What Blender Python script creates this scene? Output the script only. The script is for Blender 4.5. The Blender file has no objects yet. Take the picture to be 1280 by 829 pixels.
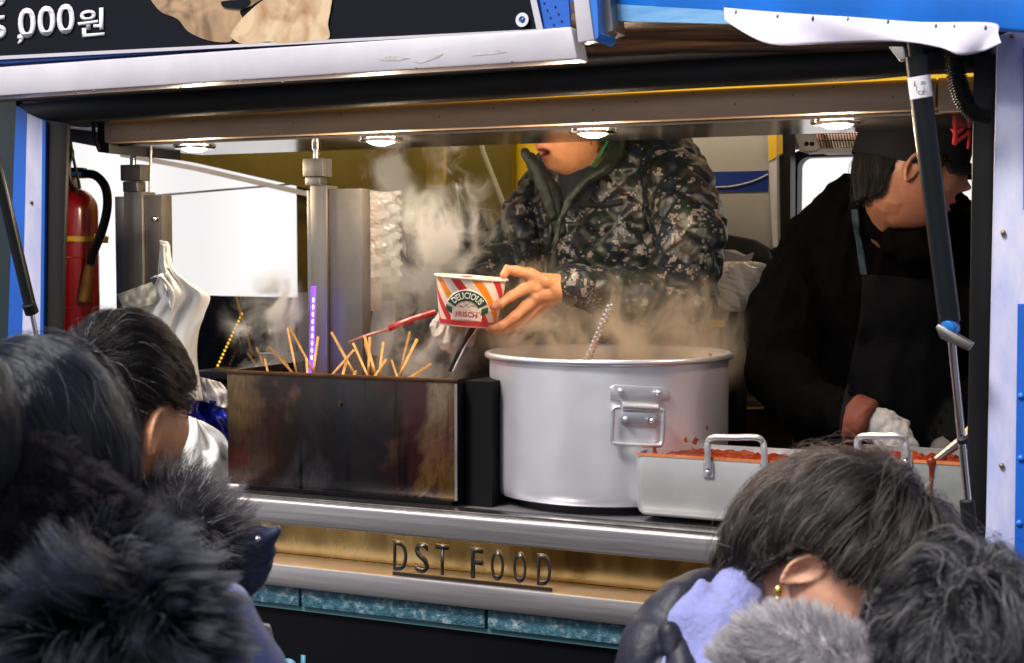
STEAM = True; EXPO = 0.6
import bpy, bmesh, math, random
import numpy as np
from mathutils import Vector, Matrix
random.seed(7); np.random.seed(7)
rng = np.random.RandomState(11)
scene = bpy.context.scene
COL = scene.collection
R_ = math.radians
# ------------------------------------------------------------------ camera frame
FPX = 1778.0; CX, CY = 640.0, 414.5
TH, PH = R_(24.3), R_(3.1)
CAM = Vector((0, 0, 1.6))
FW = Vector((-math.sin(TH)*math.cos(PH), math.cos(TH)*math.cos(PH), -math.sin(PH)))
RT = Vector((math.cos(TH), math.sin(TH), 0))
UP = RT.cross(FW)
FH = Vector((-math.sin(TH), math.cos(TH), 0))      # level forward
ZZ = Vector((0, 0, 1))
def ray(px, py): return FW + RT*((px-CX)/FPX) + UP*((CY-py)/FPX)
def P(px, py, Y):                                   # where the sight line meets the plane y = Y
    r = ray(px, py); return CAM + r*(Y/r.y)
def PD(px, py, d): return CAM + ray(px, py)*d       # at a distance
def PZ(px, py, Z):
    r = ray(px, py); return CAM + r*((Z-CAM.z)/r.z)
def XW(px, Y, py=400): return P(px, py, Y).x
def ZW(py, Y, px=640): return P(px, py, Y).z
# ------------------------------------------------------------------ materials
MATS = {}
def new_mat(name):
    m = bpy.data.materials.new(name); m.use_nodes = True
    nt = m.node_tree; b = nt.nodes['Principled BSDF']
    return m, nt, b
def c4(c): return (c[0], c[1], c[2], 1.0)
def mat(name, col, rough=0.5, metal=0.0, var=0.0, vscale=8.0, stretch=(1,1,1), bump=0.0, bscale=60.0, col2=None,
        rvar=0.0, spec=0.5, emit=None, estr=0.0, alpha=1.0, trans=0.0, sss=0.0, sheen=0.0, coat=0.0, aniso=0.0, thr=None):
    if name in MATS: return MATS[name]
    m, nt, b = new_mat(name); N = nt.nodes; L = nt.links
    b.inputs['Base Color'].default_value = c4(col)
    b.inputs['Roughness'].default_value = rough; b.inputs['Metallic'].default_value = metal
    b.inputs['Specular IOR Level'].default_value = spec
    b.inputs['Alpha'].default_value = alpha
    b.inputs['Transmission Weight'].default_value = trans
    b.inputs['Sheen Weight'].default_value = sheen
    b.inputs['Coat Weight'].default_value = coat
    b.inputs['Anisotropic'].default_value = aniso
    if sss:
        b.inputs['Subsurface Weight'].default_value = sss
        b.inputs['Subsurface Radius'].default_value = (0.012, 0.004, 0.002); b.inputs['Subsurface Scale'].default_value = 1.0
    if emit: b.inputs['Emission Color'].default_value = c4(emit); b.inputs['Emission Strength'].default_value = estr
    tc = N.new('ShaderNodeTexCoord'); mp = N.new('ShaderNodeMapping'); L.new(tc.outputs['Object'], mp.inputs[0])
    mp.inputs['Scale'].default_value = stretch
    if var or col2 or rvar:
        nz = N.new('ShaderNodeTexNoise'); nz.inputs['Scale'].default_value = vscale; nz.inputs['Detail'].default_value = 8
        nz.inputs['Roughness'].default_value = 0.65; L.new(mp.outputs[0], nz.inputs['Vector'])
        cr = N.new('ShaderNodeValToRGB'); lo, hi = thr or (0.35, 0.68)
        cr.color_ramp.elements[0].position = lo; cr.color_ramp.elements[1].position = hi
        k = 1-var
        cr.color_ramp.elements[0].color = c4(col2 if col2 else [x*k for x in col]); cr.color_ramp.elements[1].color = c4(col)
        L.new(nz.outputs['Fac'], cr.inputs[0])
        if var or col2: L.new(cr.outputs[0], b.inputs['Base Color'])
        if rvar:
            mr = N.new('ShaderNodeMapRange'); L.new(nz.outputs['Fac'], mr.inputs[0])
            mr.inputs['From Min'].default_value = .3; mr.inputs['From Max'].default_value = .7
            mr.inputs['To Min'].default_value = max(.02, rough-rvar); mr.inputs['To Max'].default_value = rough+rvar
            L.new(mr.outputs[0], b.inputs['Roughness'])
    if bump:
        n2 = N.new('ShaderNodeTexNoise'); n2.inputs['Scale'].default_value = bscale; n2.inputs['Detail'].default_value = 6
        L.new(mp.outputs[0], n2.inputs['Vector'])
        bp = N.new('ShaderNodeBump'); bp.inputs['Strength'].default_value = bump; bp.inputs['Distance'].default_value = 0.004
        L.new(n2.outputs['Fac'], bp.inputs['Height']); L.new(bp.outputs[0], b.inputs['Normal'])
    MATS[name] = m; return m
# ------------------------------------------------------------------ object helpers
def tag(o, label=None, cat=None, group=None, kind=None):
    if label: o['label'] = label
    if cat: o['category'] = cat
    if group: o['group'] = group
    if kind: o['kind'] = kind
    return o
def thing(name, label, cat, loc=(0, 0, 0), group=None):
    o = bpy.data.objects.new(name, None); COL.objects.link(o); o.location = loc; o.empty_display_size = .05
    return tag(o, label, cat, group)
def root_of(o):
    off = Vector((0, 0, 0))
    while o is not None: off += Vector(o.location); o = o.parent
    return off
def link(name, me, m, parent=None, smooth=True, origin=None):
    o = bpy.data.objects.new(name, me); COL.objects.link(o)
    if m is not None:
        me.materials.clear(); me.materials.append(m)
    if parent is not None:
        off = root_of(parent); me.transform(Matrix.Translation(-off)); o.parent = parent
    elif origin is not None:
        me.transform(Matrix.Translation(-Vector(origin))); o.location = origin
    if smooth: me.shade_smooth()
    return o
def frame_from(d, upv=Vector((0, 0, 1))):
    d = Vector(d).normalized(); u = Vector(upv)
    if abs(d.dot(u)) > .98: u = Vector((0, 1, 0))
    x = u.cross(d).normalized(); y = d.cross(x)
    return x, y, d
class MB:
    def __init__(s): s.v = []; s.f = []
    def add(s, vs, fs):
        k = len(s.v); s.v += [tuple(p) for p in vs]; s.f += [tuple(i+k for i in f) for f in fs]; return s
    def box(s, a, b):
        (x0, y0, z0), (x1, y1, z1) = a, b
        x0, x1 = sorted((x0, x1)); y0, y1 = sorted((y0, y1)); z0, z1 = sorted((z0, z1))
        return s.add([(x0,y0,z0),(x1,y0,z0),(x1,y1,z0),(x0,y1,z0),(x0,y0,z1),(x1,y0,z1),(x1,y1,z1),(x0,y1,z1)],
                     [(3,2,1,0),(4,5,6,7),(0,1,5,4),(1,2,6,5),(2,3,7,6),(3,0,4,7)])
    def prism(s, pts, d):
        n = len(pts); d = Vector(d); a = [Vector(p) for p in pts]; b = [p+d for p in a]
        nn = Vector((0, 0, 0))
        for i in range(n): nn += a[i].cross(a[(i+1) % n])
        fl = nn.dot(d) > 0
        fs = [tuple(range(n))[::-1] if fl else tuple(range(n)), tuple(range(n, 2*n)) if fl else tuple(range(n, 2*n))[::-1]]
        for i in range(n):
            j = (i+1) % n
            fs.append((i, j, n+j, n+i) if fl else (j, i, n+i, n+j))
        return s.add(a+b, fs)
    def pxprism(s, pts, Y, t): return s.prism([P(x, y, Y) for x, y in pts], (0, t, 0))
    def tube(s, path, r, n=12, cap=True, closed=False):
        path = [Vector(p) for p in path]; m = len(path)
        rs = r if isinstance(r, (list, tuple)) else [r]*m
        vs = []; px = None
        for i, p in enumerate(path):
            if closed: d = path[(i+1) % m]-path[i-1]
            else: d = path[min(i+1, m-1)]-path[max(i-1, 0)]
            d = d.normalized() if d.length > 1e-9 else Vector((0, 0, 1))
            if px is None: x, y, _ = frame_from(d)
            else:
                x = (px-d*px.dot(d)).normalized(); y = d.cross(x)
            px = x
            for k in range(n):
                a = 2*math.pi*k/n; vs.append(p+(x*math.cos(a)+y*math.sin(a))*rs[i])
        fs = []
        for i in range(m if closed else m-1):
            j = (i+1) % m
            for k in range(n):
                l = (k+1) % n; fs.append((i*n+k, i*n+l, j*n+l, j*n+k))
        if cap and not closed: fs += [tuple(range(n))[::-1], tuple((m-1)*n+k for k in range(n))]
        return s.add(vs, fs)
    def lathe(s, prof, c=(0, 0, 0), n=48, axis=(0, 0, 1), closed=False):
        x, y, d = frame_from(axis); c = Vector(c); vs = []; fs = []
        for r, h in prof:
            for k in range(n):
                a = 2*math.pi*k/n; vs.append(c+d*h+(x*math.cos(a)+y*math.sin(a))*r)
        m = len(prof)
        for i in range(m if closed else m-1):
            j = (i+1) % m
            for k in range(n):
                l = (k+1) % n; fs.append((i*n+k, i*n+l, j*n+l, j*n+k))
        if not closed:
            if prof[0][0] > 1e-6: fs.append(tuple(range(n))[::-1])
            if prof[-1][0] > 1e-6: fs.append(tuple((m-1)*n+k for k in range(n)))
        return s.add(vs, fs)
    def ell(s, c, r, M=None, n=24):
        c = Vector(c); vs = []; fs = []; h = n//2
        for i in range(h+1):
            t = math.pi*i/h
            for k in range(n):
                a = 2*math.pi*k/n; p = Vector((r[0]*math.sin(t)*math.cos(a), r[1]*math.sin(t)*math.sin(a), r[2]*math.cos(t)))
                vs.append(c+(M @ p if M else p))
        for i in range(h):
            for k in range(n):
                l = (k+1) % n; fs.append((i*n+k, (i+1)*n+k, (i+1)*n+l, i*n+l))
        return s.add(vs, fs)
    def cap(s, path, rs, n=16):                     # capsule chain with round ends
        path = [Vector(p) for p in path]; rs = list(rs) if isinstance(rs, (list, tuple)) else [rs]*len(path)
        pp, rr = [], []
        d0 = (path[0]-path[1]).normalized(); d1 = (path[-1]-path[-2]).normalized()
        for a in (85, 60, 35, 12): pp.append(path[0]+d0*rs[0]*math.sin(R_(a))); rr.append(rs[0]*math.cos(R_(a)))
        pp += path; rr += rs
        for a in (12, 35, 60, 85): pp.append(path[-1]+d1*rs[-1]*math.sin(R_(a))); rr.append(rs[-1]*math.cos(R_(a)))
        return s.tube(pp, rr, n)
    def mesh(s, name):
        me = bpy.data.meshes.new(name); me.from_pydata([tuple(p) for p in s.v], [], s.f)
        bm = bmesh.new(); bm.from_mesh(me)
        bmesh.ops.remove_doubles(bm, verts=bm.verts, dist=1e-6)
        bmesh.ops.recalc_face_normals(bm, faces=bm.faces)
        bm.to_mesh(me); bm.free(); me.update(); return me
    def build(s, name, m, parent=None, smooth=False, bevel=0.0, seg=2, origin=None, auto=None):
        me = s.mesh(name)
        o = link(name, me, m, parent, smooth, origin)
        if bevel:
            md = o.modifiers.new('bevel', 'BEVEL'); md.width = bevel; md.segments = seg; md.limit_method = 'ANGLE'; md.angle_limit = R_(35)
            md.harden_normals = False
            for p in me.polygons: p.use_smooth = True
            apply_mods(o); sharp(o.data)
        elif smooth: sharp(me)
        return o
def sharp(me, ang=40):
    me.shade_smooth()
    try: me.set_sharp_from_angle(angle=R_(ang))
    except Exception: pass
def apply_mods(o):
    dg = bpy.context.evaluated_depsgraph_get(); dg.update()
    e = o.evaluated_get(dg); me = bpy.data.meshes.new_from_object(e)
    old = o.data; o.modifiers.clear(); o.data = me; bpy.data.meshes.remove(old)
def remesh(mb, name, vox, smooth_it=4):
    me = mb.mesh(name); o = bpy.data.objects.new(name, me); COL.objects.link(o)
    md = o.modifiers.new('r', 'REMESH'); md.mode = 'VOXEL'; md.voxel_size = vox; md.adaptivity = 0
    if smooth_it:
        ms = o.modifiers.new('s', 'SMOOTH'); ms.factor = .5; ms.iterations = smooth_it
    apply_mods(o); me = o.data; bpy.data.objects.remove(o); return me
def getv(me):
    a = np.empty(len(me.vertices)*3); me.vertices.foreach_get('co', a); return a.reshape(-1, 3)
def getn(me):
    a = np.empty(len(me.vertices)*3, dtype=np.float32); me.vertex_normals.foreach_get('vector', a); return a.reshape(-1, 3).astype(float)
def setv(me, a): me.vertices.foreach_set('co', a.astype(np.float32).ravel()); me.update()
def text_mesh(txt, size=1.0, bold=0.0, ext=0.0, align='CENTER', spacing=1.0, res=4):
    cu = bpy.data.curves.new('t', 'FONT'); cu.body = txt; cu.size = size; cu.align_x = align; cu.align_y = 'CENTER'
    cu.offset = bold; cu.extrude = ext; cu.resolution_u = res; cu.space_character = spacing; cu.fill_mode = 'BOTH'
    o = bpy.data.objects.new('t', cu); COL.objects.link(o); bpy.context.view_layer.update()
    dg = bpy.context.evaluated_depsgraph_get(); me = bpy.data.meshes.new_from_object(o.evaluated_get(dg))
    bpy.data.objects.remove(o); bpy.data.curves.remove(cu); return me
def place_text(name, txt, m, parent, center, xdir, ydir, width=None, height=None, bold=0.0, depth=.001, spacing=1.0, shear=0.0):
    """flat lettering with real thickness, centre and axes given"""
    me = text_mesh(txt, 1.0, bold, 0.0, spacing=spacing); v = getv(me)
    mn, mx = v.min(0), v.max(0); c = (mn+mx)/2; sz = mx-mn
    sx = (width/sz[0]) if width else None; sy = (height/sz[1]) if height else sx
    if sx is None: sx = sy
    xd, yd = Vector(xdir).normalized(), Vector(ydir).normalized(); nd = xd.cross(yd)
    q = np.zeros_like(v)
    lx = (v[:, 0]-c[0])*sx+shear*(v[:, 1]-c[1])*sy; ly = (v[:, 1]-c[1])*sy
    for k in range(3): q[:, k] = center[k]+lx*xd[k]+ly*yd[k]
    setv(me, q)
    bm = bmesh.new(); bm.from_mesh(me)
    r = bmesh.ops.extrude_face_region(bm, geom=list(bm.faces))
    for e in r['geom']:
        if isinstance(e, bmesh.types.BMVert): e.co += nd*depth
    bmesh.ops.recalc_face_normals(bm, faces=bm.faces); bm.to_mesh(me); bm.free()
    return link(name, me, m, parent, smooth=False)
def copy_tree(o, parent=None):
    c = o.copy(); COL.objects.link(c); c.parent = parent
    for ch in list(o.children): copy_tree(ch, c)
    return c
def bez(p0, p1, p2, p3, n=16):
    p0, p1, p2, p3 = map(Vector, (p0, p1, p2, p3)); o = []
    for i in range(n+1):
        t = i/n; u = 1-t; o.append(p0*u**3+p1*3*u*u*t+p2*3*u*t*t+p3*t**3)
    return o
def smoothpath(pts, n=6):
    pts = [Vector(p) for p in pts]; o = []
    for i in range(len(pts)-1):
        p0 = pts[max(i-1, 0)]; p1 = pts[i]; p2 = pts[i+1]; p3 = pts[min(i+2, len(pts)-1)]
        for k in range(n):
            t = k/n; o.append(.5*((2*p1)+(p2-p0)*t+(2*p0-5*p1+4*p2-p3)*t*t+(3*p1-p0-3*p2+p3)*t**3))
    o.append(pts[-1]); return o
def vnoise(p, seed=0, freq=1.0):
    """cheap smooth pseudo noise (N,3)->(N,) in -1..1"""
    r = np.random.RandomState(seed); out = np.zeros(len(p))
    for k in range(5):
        d = r.normal(size=3); d /= np.linalg.norm(d); f = freq*(0.7+.9*k*.5); ph = r.rand()*6.28
        out += np.sin(p @ d*f+ph+1.3*np.sin(p @ np.roll(d, 1)*f*.7+ph*2))/5*1.6
    return out
# ================================================================== materials
STEEL = mat('brushed_steel', (.36,.34,.36), .45, .85, var=.25, vscale=3, stretch=(.6,6,30), rvar=.10, bump=.05, bscale=25)
STEEL_D = mat('dull_steel', (.33,.31,.30), .42, 1.0, var=.35, vscale=6, rvar=.12, bump=.08, bscale=80)
BEAM = mat('beam_steel', (.50,.35,.25), .5, .3, var=.3, vscale=5, stretch=(.5,1,4), bump=.06, bscale=120, rvar=.08)
CHROME = mat('chrome', (.75,.75,.78), .12, 1.0)
BLACK = mat('black_plastic', (.008,.008,.009), .45, spec=.25)
POST = mat('post_steel', (.27,.25,.235), .42, .85, var=.25, vscale=4, stretch=(14,6,.6), rvar=.08)
RUBBER = mat('black_rubber', (.018,.022,.024), .62, spec=.3, var=.4, vscale=12, stretch=(1,1,3), bump=.15, bscale=15)
BLACKP = mat('black_paint', (.003,.003,.005), .4, spec=.12)
WHITEP = mat('white_paint', (.56,.53,.60), .35, var=.18, vscale=5, bump=.03, rvar=.1)
PILLARW = mat('pillar_white', (.50,.49,.62), .5, col2=(.26,.29,.54), vscale=7, stretch=(2,1,.7), bump=.05, thr=(.30,.66))
BLUEP = mat('blue_paint', (.008,.17,.72), .28, var=.3, vscale=2.2, stretch=(3,1,1), coat=.4)
BLUED = mat('blue_deep', (.008,.10,.50), .35, var=.3, vscale=3)
YEL = mat('yellow_paint', (.72,.45,.03), .4)
GOLD = mat('gold_panel', (.50,.37,.17), .24, .95, col2=(.26,.17,.06), vscale=5, stretch=(1.6,1,.5), rvar=.1, thr=(.3,.7), bump=.1, bscale=14)
ALU = mat('aluminium', (.72,.71,.76), .34, .85, var=.12, vscale=4, stretch=(1,1,14), rvar=.08, bump=.03, bscale=40)
ALU2 = mat('aluminium_dull', (.55,.55,.56), .45, .7, var=.15, vscale=10, bump=.06, bscale=60)

# ================================================================== ground / street
g = MB().box((-60, -60, -.4), (60, 90, 0)).build('ground', mat('asphalt', (.05,.05,.052), .85, var=.4, vscale=3, bump=.5, bscale=90))
tag(g, 'dark asphalt street under the food truck', 'ground', kind='structure')

# ================================================================== food truck
YF = 2.35                                        # plane of the counter edge
TR = thing('food_truck', 'blue and white food truck with its serving side open and a steel counter', 'food truck', (-.9, 3.2, 0))
XL, XR = -4.6, XW(1420, YF)
ZC = ZW(641, 2.42, 700)                          # counter top height
def zl(pa, pb, Y):                               # mean height of a level edge seen through two pixels
    return (P(pa[0], pa[1], Y).z+P(pb[0], pb[1], Y).z)/2
z_lip0 = zl((345,660),(854,698), YF)
z_lip1 = zl((345,629),(854,664), YF)
ZC = min(ZC, z_lip1)
z_g0 = zl((345,708),(830,751), YF)
z_s0 = zl((345,736),(795,779), YF)
z_t0 = zl((345,763),(854,806), YF+.012)
print('ZC', ZC, 'lip', z_lip1, z_lip0, z_g0, z_s0, z_t0)
MB().box((XL, YF, z_lip0), (XR-.15, YF+.85, z_lip1)).build('counter', STEEL, TR, bevel=.006, seg=3)
# recess between the steel bands
MB().box((XL, YF+.09, z_g0), (XR-.15, YF+.1, z_lip0-.001)).build('gold_recess_panel', GOLD, TR)
MB().box((XL, YF-.004, z_s0), (XR-.15, YF+.088, z_g0)).build('lower_steel_band', STEEL, TR, bevel=.004)
led = MB()
led.box((XL, YF+.035, z_lip0-.006), (XR-.15, YF+.045, z_lip0-.002))
led.build('led_strip', mat('led_warm', (.9,.7,.3), .5, emit=(1.0,.56,.08), estr=9), TR)
# rock-face tile strip
tl = MB(); tx = XL; w = (XW(604,YF,770)-XW(371,YF,770))
x0 = XW(604, YF, 770)-w*8
for k in range(18):
    tl.box((x0+k*w+.003, YF+.012, z_t0), (x0+(k+1)*w-.003, YF+.04, z_s0-.002))
tile_m, nt, b = new_mat('rock_tile')
N, L = nt.nodes, nt.links
tc = N.new('ShaderNodeTexCoord'); nz = N.new('ShaderNodeTexNoise'); nz.inputs['Scale'].default_value = 60; nz.inputs['Detail'].default_value = 9; nz.inputs['Roughness'].default_value = .7; nz.inputs['Distortion'].default_value = .3
L.new(tc.outputs['Object'], nz.inputs[0]); cr = N.new('ShaderNodeValToRGB')
for e, (p_, c_) in zip([cr.color_ramp.elements[0], cr.color_ramp.elements[1], cr.color_ramp.elements.new(.52)], [(.3,(.012,.05,.08)), (.72,(.15,.30,.38)), (.52,(.03,.13,.19))]):
    e.position = p_; e.color = c4(c_)
L.new(nz.outputs['Fac'], cr.inputs[0]); L.new(cr.outputs[0], b.inputs['Base Color']); b.inputs['Roughness'].default_value = .35
bp = N.new('ShaderNodeBump'); bp.inputs['Distance'].default_value = .01; bp.inputs['Strength'].default_value = .9
L.new(nz.outputs['Fac'], bp.inputs['Height']); L.new(bp.outputs[0], b.inputs['Normal'])
tl.build('rock_face_tile_strip', tile_m, TR, bevel=.002)
MB().box((XL, YF+.03, .35), (XR-.15, YF+.06, z_t0-.002)).build('lower_body_panel', BLACKP, TR)
MB().box((XL, YF+.02, z_t0-.011), (XR-.15, YF+.0295, z_t0-.002)).build('trim_rail', mat('teal_rail', (.05,.13,.16), .4), TR)
# lettering on the lower panel (only its top is in view)
lt = mat('teal_lettering', (.03,.16,.26), .5)
for t_, px_ in (("'", 345), ('o', 361), ('l', 379)):
    p = P(px_, 836 if t_ != "'" else 818, YF+.028)
    place_text('lower_lettering', t_, lt, TR, p, (1,0,0), (0,0,1), height=(.055 if t_ == 'l' else .042) if t_ != "'" else .02, bold=.03, depth=-.0015)
# floor, roof, walls of the body
MB().box((XL, YF+.07, .30), (XR, 4.3, .36)).build('truck_floor', STEEL_D, TR)
MB().box((XL, 2.50, 2.42), (XR, 4.35, 2.48)).build('roof', WHITEP, TR)
MB().box((XL, 2.78, 2.30), (XR, 4.30, 2.415)).build('ceiling_panel', mat('ceiling_white', (.55,.53,.5), .4), TR)
YB = 4.1
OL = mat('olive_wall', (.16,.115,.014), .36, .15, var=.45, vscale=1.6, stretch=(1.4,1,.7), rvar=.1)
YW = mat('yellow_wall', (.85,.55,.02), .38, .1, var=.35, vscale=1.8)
# back wall: solid part from px 445 to the fridge, low wall under the left window
xa, xb, xc = XW(372, YB), XW(598, YB), XW(985, YB)
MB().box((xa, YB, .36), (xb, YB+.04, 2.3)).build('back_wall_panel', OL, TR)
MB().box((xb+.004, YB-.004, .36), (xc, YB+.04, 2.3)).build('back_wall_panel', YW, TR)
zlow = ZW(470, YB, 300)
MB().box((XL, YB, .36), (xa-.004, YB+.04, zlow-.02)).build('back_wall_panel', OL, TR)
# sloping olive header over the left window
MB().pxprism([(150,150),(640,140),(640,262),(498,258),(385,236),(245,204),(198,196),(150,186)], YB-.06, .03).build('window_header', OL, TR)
MB().pxprism([(150,190),(245,208),(385,240),(385,246),(245,214),(150,196)], YB-.09, .02).build('window_trim', WHITEP, TR)
MB().pxprism([(150,247),(383,227.5),(383,229.5),(150,249.5)], YB-.02, .01).build('window_rail', mat('grey_rail', (.25,.25,.28), .4), TR)
# right part of back wall: window with black rounded frame
x0, x1, x2, x3 = XW(985, YB), XW(998, YB), XW(1225, YB), XW(1300, YB)
zt, zb = ZW(196, YB, 1060), ZW(345, YB, 1060)
wf = MB(); zt0 = ZW(186, YB, 1060)
MB().box((x0, YB, zt0+.004), (XR, YB+.04, 2.3)).build('back_wall_panel', mat('grey_wall', (.12,.11,.10), .5), TR)
MB().box((x0, YB, .36), (XR, YB+.04, zb-.034)).build('back_wall_panel', mat('dark_wall', (.03,.025,.02), .5), TR)
def rrect(x0, x1, z0, z1, r, n=6):
    o = []
    for cx, cz, a0 in ((x1-r, z1-r, 0), (x0+r, z1-r, 90), (x0+r, z0+r, 180), (x1-r, z0+r, 270)):
        for k in range(n+1):
            a = R_(a0+90*k/n); o.append((cx+r*math.cos(a), cz+r*math.sin(a)))
    return o
inner = rrect(x1, XR-.1, zb, zt, .03); outer = rrect(x0, XR, zb-.03, zt0, .05)
nn = len(inner)
wf.add([(a, YB-.03, c) for a, c in inner]+[(a, YB-.03, c) for a, c in outer]+[(a, YB+.03, c) for a, c in inner]+[(a, YB+.03, c) for a, c in outer],
       [q for i in range(nn) for j in [(i+1) % nn] for q in ((i, j, nn+j, nn+i), (2*nn+j, 2*nn+i, 3*nn+i, 3*nn+j), (j, i, 2*nn+i, 2*nn+j), (nn+i, nn+j, 3*nn+j, 3*nn+i))])
wf.build('window_frame', BLACKP, TR)
# side walls of the truck
MB().box((XL-.04, YF+.06, .36), (XL, 4.3, 2.42)).build('side_wall', WHITEP, TR)
MB().box((XR, YF+.06, .36), (XR+.04, 4.3, 2.42)).build('side_wall', WHITEP, TR)
# black upper pillar strip between fridge and window
# ---- beam over the opening
YBm = 2.45
zb0 = zl((135,178),(1180,136), YBm); zb1 = zl((140,150),(1150,96), YBm)
xbl = XW(130, YBm, 165); xbr = XW(1170, YBm, 115); xbr2 = XW(1235, YBm, 115)
MB().box((xbl, YBm, zb0), (xbr, YBm+.03, zb1)).build('header_beam', BEAM, TR, bevel=.003)
MB().box((xbr+.003, YBm+.004, zb0-.004), (xbr2+.05, YBm+.03, zb1)).build('beam_end_plate', BEAM, TR)
MB().box((xbl+.01, YBm+.034, zb0-.006), (xbr2+.1, 2.78, zb0+.012)).build('ceiling_lip', mat('lip_steel', (.20,.18,.17), .16, .9, var=.5, vscale=3), TR)
MB().box((xbl+.01, YBm-.004, zb1+.0005), (xbr2, YBm+.03, zb1+.006)).build('yellow_trim_strip', mat('led_yellow', (.9,.6,.05), .5, emit=(1,.6,.05), estr=.55), TR)
MB().box((xbl-.5, 2.5, zb1+.004), (xbr2+.2, 2.78, 2.42)).build('header_box', BLACK, TR)
# beam left end bracket
MB().pxprism([(122,148),(136,148),(136,192),(122,190)], YBm+.02, .25).build('beam_bracket', BLACK, TR)
MB().pxprism([(82,160),(124,166),(124,184),(82,176)], YBm+.1, .05).build('beam_stub', STEEL_D, TR)
MB().pxprism([(82,152),(124,148),(124,160),(82,158)], YBm+.1, .04).build('beam_stub', WHITEP, TR)
# ---- rubber seal (long sagging roll)
sp = []
for px_, py_ in ((18,134),(40,144),(100,140),(300,128),(500,116),(720,103),(900,92),(1060,84),(1150,76),(1240,72)):
    sp.append(P(px_, py_-2, 2.40))
path = smoothpath(sp, 6); rr = [.026]*len(path)
for i in range(8): rr[i] = .008+.018*(i/8)**.6
MB().tube(path, rr, 14).build('rubber_seal', RUBBER, TR, smooth=True)
# black gap strips above the seal
MB().prism([P(10,124,2.43), P(1245,46,2.43), P(1245,84,2.43), P(135,141,2.43), P(10,146,2.43)], (0,.012,0)).build('seal_backing', BLACK, TR)
# ---- ribbed soffit
sm, nt, b = new_mat('ribbed_soffit'); N, L = nt.nodes, nt.links
tc = N.new('ShaderNodeTexCoord'); mp = N.new('ShaderNodeMapping'); mp.inputs['Scale'].default_value = (1.5, 40, 40); mp.inputs['Rotation'].default_value = (0, 0, R_(-6))
L.new(tc.outputs['Object'], mp.inputs[0]); nz = N.new('ShaderNodeTexNoise'); nz.inputs['Scale'].default_value = 2.2; nz.inputs['Detail'].default_value = 4
L.new(mp.outputs[0], nz.inputs[0]); cr = N.new('ShaderNodeValToRGB')
cr.color_ramp.elements[0].position = .35; cr.color_ramp.elements[0].color = (.05,.04,.036,1); cr.color_ramp.elements[1].position = .7; cr.color_ramp.elements[1].color = (.34,.27,.22,1)
L.new(nz.outputs['Fac'], cr.inputs[0]); L.new(cr.outputs[0], b.inputs['Base Color']); b.inputs['Metallic'].default_value = .6; b.inputs['Roughness'].default_value = .35
MB().prism([P(-60,96,2.38), P(-60,30,2.22), P(1245,8,2.22), P(1245,60,2.38)], (0,.0,.02)).build('ribbed_soffit', sm, TR)
MB().tube([P(0,122,2.385), P(1130,51,2.385)], .012, 10).build('soffit_rail', mat('soffit_rail', (.22,.18,.15), .4, .6), TR, smooth=True)
# ---- right blue fascia, white torn vinyl strip, right pillar
MB().prism([P(762,8,2.20), P(762,-60,2.20), P(1330,-60,2.20), P(1330,42,2.20), P(1240,36,2.20), P(1000,22,2.20)], (0,.03,0)).build('blue_fascia', BLUEP, TR, bevel=.004)
MB().prism([P(764,26,2.20), P(764,4,2.20), P(920,14,2.20), P(920,30,2.20)], (0,.01,0)).build('fascia_underlip', mat('blue_lip', (.02,.22,.55), .3, col2=(.25,.45,.7), vscale=6, stretch=(.5,1,4)), TR)
# torn vinyl: wavy sheet
def sheet(name, top, bot, Yf, m, parent, n=40, t=.0015, bulge=None):
    tp = smoothpath([Vector((a, b, 0)) for a, b in top], 8); bt = smoothpath([Vector((a, b, 0)) for a, b in bot], 8)
    def samp(pth, u):
        i = u*(len(pth)-1); k = min(int(i), len(pth)-2); return pth[k].lerp(pth[k+1], i-k)
    vs = []; fs = []; mrow = 10
    for i in range(n+1):
        a, b = samp(tp, i/n), samp(bt, i/n)
        for j in range(mrow+1):
            q = a.lerp(b, j/mrow); Y = Yf+(bulge(i/n, j/mrow) if bulge else 0); vs.append(P(q.x, q.y, Y))
    for i in range(n):
        for j in range(mrow):
            k = i*(mrow+1)+j; fs.append((k, k+1, k+mrow+2, k+mrow+1))
    me = MB().add(vs, fs).mesh(name); o = link(name, me, m, parent)
    md = o.modifiers.new('s', 'SOLIDIFY'); md.thickness = t; apply_mods(o); o.data.shade_smooth(); return o
VINYL = mat('white_vinyl', (.62,.58,.68), .5, col2=(.44,.42,.60), vscale=6, stretch=(1,1,2), thr=(.3,.55))
vs_ = sheet('torn_vinyl_strip', [(905,10),(960,15),(1050,21),(1150,28),(1240,29),(1246,40)],
      [(906,26),(960,55),(1030,55),(1120,52),(1175,60),(1200,69),(1230,64),(1252,54)], 2.185, VINYL, TR,
      bulge=lambda u, v: -.012*v*(1+.8*math.sin(u*14)*v)+.006*math.sin(u*23+1)*v)
rv = MB()
for px_, py_ in ((920,16),(972,21),(1016,23),(1060,25),(1110,28),(1170,33),(1193,34),(1232,35)):
    MB().ell(P(px_, py_, 2.183), (.0022,.003,.0045), n=10).build('staple', mat('staple', (.12,.10,.09), .4, .5), vs_, smooth=True)
YP = 2.29
pl = [(1246,46),(1262,39),(1330,34),(1330,720),(1229,720),(1232,660),(1240,300)]
MB().pxprism(pl, YP, .05).build('white_corner_pillar', PILLARW, TR, bevel=.003)
bs = MB(); bs.pxprism([(1272,380),(1330,380),(1330,700),(1268,700)], YP-.006, .004); bs.pxprism([(1279,60),(1330,60),(1330,262),(1279,262)], YP-.006, .004)
bs.build('blue_pillar_graphic', BLUED, TR)
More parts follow.
